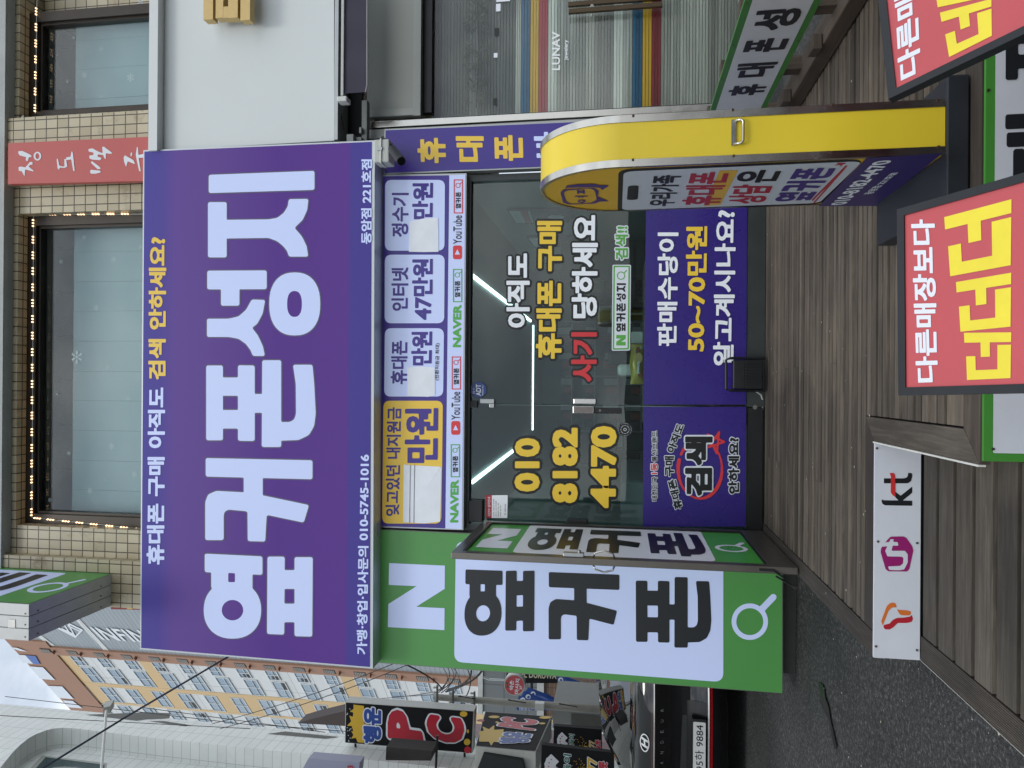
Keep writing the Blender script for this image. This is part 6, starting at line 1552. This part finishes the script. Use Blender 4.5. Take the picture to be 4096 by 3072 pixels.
def flag(pts, Y, label, em, tq=None):
    f_ = lambda x, y: Z3(x, y, Y)
    q = [f_(*p) for p in pts]; o = thing('pennant_flag', q[0], label, 'flag', 'blue pennant flags down the street')
    c_ = sum(q, Vector())/len(q)+Vector((.02, -.06, 0)); m_ = MB()
    for a, b_ in zip(q, q[1:]+q[:1]): m_.poly([a, b_, c_])
    m_.build('cloth', FLB, o)
    pxlay(shape([ell(em[0], em[1], 26, 26)], [ell(em[0]+4, em[1]+4, 14, 14)], 3), f_, PRINT_W, o, .07, 'emblem')
    if tq: text('Hotel DURUWA', [f_(*p) for p in tq], PRINT_W, o, r=.012, off=.07, step=.06)
flag([(1215,625),(1212,540),(1240,475),(1420,540),(1645,630)], 9.0, 'lowest blue pennant with white lettering crossing the pole', (1282,505), [(1425,612),(1242,612),(1242,574),(1425,574)])
flag([(1248,505),(1292,425),(1500,510),(1690,560),(1640,625)], 9.6, 'middle blue pennant of the overlapping three beside the pole', (1338,472), [(1590,560),(1470,545),(1475,512),(1590,528)])
flag([(1300,440),(1336,388),(1540,460),(1715,560),(1650,590)], 10.2, 'topmost blue pennant of the overlapping three beside the pole', (1388,443))
flag([(1636,360),(1640,262),(1720,272),(1925,350),(1800,375)], 10.8, 'separate blue pennant at the edge of the green wall sign', (1675,298), [(1765,358),(1655,352),(1655,322),(1765,330)])

# utility pole with its clutter
pt, pb2 = atY(1735, 2788, 7.0), atY(2390, 2836, 7.0)
bx = pb2.x; up_ = thing('utility_pole', (bx, 7, road_z(bx, 7)), 'pale concrete utility pole with a tangle of wires behind the parked car', 'pole')
PCON = mat('pole_concrete', (158, 156, 148), .8, var=.2, vscale=4)
MB().tube([(bx, 7, .1), (pt.x*.5+bx*.5, 7, (pt.z+.1)/2), (pt.x, 7, pt.z)], [.085, .07, .055], 14).build('shaft', PCON, up_, smooth=True)
for i, (x, y, w_) in enumerate(((1752,2784,.22), (1815,2790,.2), (1900,2797,.16))):
    c_ = atY(x, y, 6.95); MB().box(c_.x-w_, c_.x+w_, 6.88, 6.92, c_.z-.015, c_.z+.015).build('crossarm', ALU_D, up_)
    for dx in (-.8, -.3, .4, .8): MB().tube([(c_.x+dx*w_, 6.89, c_.z+.015), (c_.x+dx*w_, 6.89, c_.z+.05), (c_.x+dx*w_, 6.89, c_.z+.075)], [.012, .022, .012], 8).build('insulator', CASEW, up_)
c_ = atY(1780, 2812, 6.9); MB().box(c_.x-.18, c_.x-.02, 6.80, 6.9, c_.z-.07, c_.z+.07).build('junction_case', ALU_D, up_, bevel=.02)
c_ = atY(2160, 2818, 6.9); MB().box(c_.x-.06, c_.x+.06, 6.8, 6.9, c_.z-.08, c_.z+.08).build('meter', WHITEP, up_)
for k in range(5):
    z_ = pt.z-.5-.9*k; MB().tube([(bx*.5+pt.x*.5+.06, 6.98, z_), (bx*.5+pt.x*.5+.09, 6.9, z_+.02), (bx*.5+pt.x*.5+.07, 6.88, z_-.3)], .012, 5).build('clamp_wire', BLACKP, up_)
WIRE = mat('wire_black', (26, 28, 32), .6)
def wire(a, b_, sag=.1, r=.010, label='thin black overhead wire running to the utility pole', grp='thin wires at the utility pole', nm='overhead_wire'):
    P = [a.lerp(b_, t)-Vector((0, 0, sag*4*t*(1-t))) for t in [i/12 for i in range(13)]]
    return tag(MB().tube(P, r, 5).build(nm, WIRE), label, 'wire', grp)
random.seed(12)
T1 = lambda x, y, Y: atY(1024+x*K, 2304+y*K, Y)
for (x0, y0), (x1, y1), Y1, r in (((1610,985),(1230,735),4.5,.012), ((1640,1000),(1960,800),4.0,.016), ((1650,985),(1860,820),4.2,.013), ((1560,1000),(1655,790),9,.010), ((1590,990),(1720,795),9,.010), ((1600,1010),(1690,800),9,.009), ((1770,1105),(1820,790),8,.011), ((1580,1005),(1620,800),10,.009), ((1700,1020),(1710,800),10,.009), ((1560,1020),(1180,1040),12,.008), ((1530,1050),(1500,1100),8,.008), ((1640,1060),(1790,1100),7.3,.010), ((1620,1045),(1800,1110),7.2,.009), ((1660,1050),(1780,1080),7.1,.010), ((1540,1000),(1050,1060),14,.008)):
    wire(T1(x0, y0, 7), T1(x1, y1, Y1), .12, r)
wire(atY(850, 2895, 6), atY(1610, 2640, 3), .15, .006, 'upper of two long thin wires crossing the tower windows', 'long wires across the tower'); wire(atY(880, 2915, 6), atY(1640, 2655, 3), .15, .006, 'lower of two long thin wires crossing the tower windows', 'long wires across the tower')
for (a, b_, c_, d_) in ((20,2850,1010,2970), (0,2930,1000,2985), (560,2895,1300,3000), (1000,2965,1560,3010)):
    wire(AW(a, b_)+Vector((.3, 0, 0)), AW(c_, d_)+Vector((.3, 0, 0)), .05, .006, 'thin wire strung along the white tiled building', 'wires along the white building')
tag(MB().tube([PS(912, 2630)+Vector((0, .1, 0)), atY(500, 2870, -.6), atY(150, 3086, -1.0)], .0075, 8).build('service_cable', mat('cable_navy', (28, 34, 58), .5)), 'thick dark service cable slanting from the purple signboard up to the left', 'cable')
# dark sign box and shabby canopy on the white building
dk2 = thing('rusty_sign_box', atY(1735, 3010, 5.2), 'dark rusted sign box under the tall PC sign', 'sign')
q = [T1(x, y, 5.2) for x, y in ((1120,1592),(1125,1478),(1525,1512),(1512,1596))]
MB().hexa(q, [p+Vector((0, .3, 0)) for p in q]).build('case', mat('rust_box', (44, 40, 38), .7, var=.5, vscale=3), dk2)
MB().tube([(q[0].x-.1, 5.3, q[2].z-.03), (q[1].x+.2, 5.3, q[2].z-.05)], .02, 6).build('bracket', DARK, dk2)
lv = thing('lavender_sign', T1(890, 1620, 4.8), 'pale lavender sign with red lettering at the lower left picture edge', 'sign')
q = [T1(x, y, 4.8) for x, y in ((375,1720),(452,1576),(895,1614),(880,1760))]
MB().hexa(q, [p+Vector((0, .2, 0)) for p in q]).build('case', mat('lavender', (150, 152, 176), .5), lv)
text('3', [T1(x, y, 4.79) for x, y in ((790,1662),(790,1634),(840,1638),(840,1666))], REDP, lv, r=.03, off=.005)
cn = thing('dark_canopy', T1(2100, 1600, 5), 'dark sloping canopy beside the black game panels', 'canopy')
q = [T1(x, y, 5.2) for x, y in ((1900,1700),(1960,1545),(2300,1600),(2330,1720))]
MB().hexa(q, [p+Vector((0, .5, 0)) for p in q]).build('cover', mat('canopy_dark', (30, 36, 38), .6), cn)
MB().box(q[0].x, WX+.02, 5.3, 5.6, q[3].z, q[3].z+.08).build('bracket', DARK, cn)
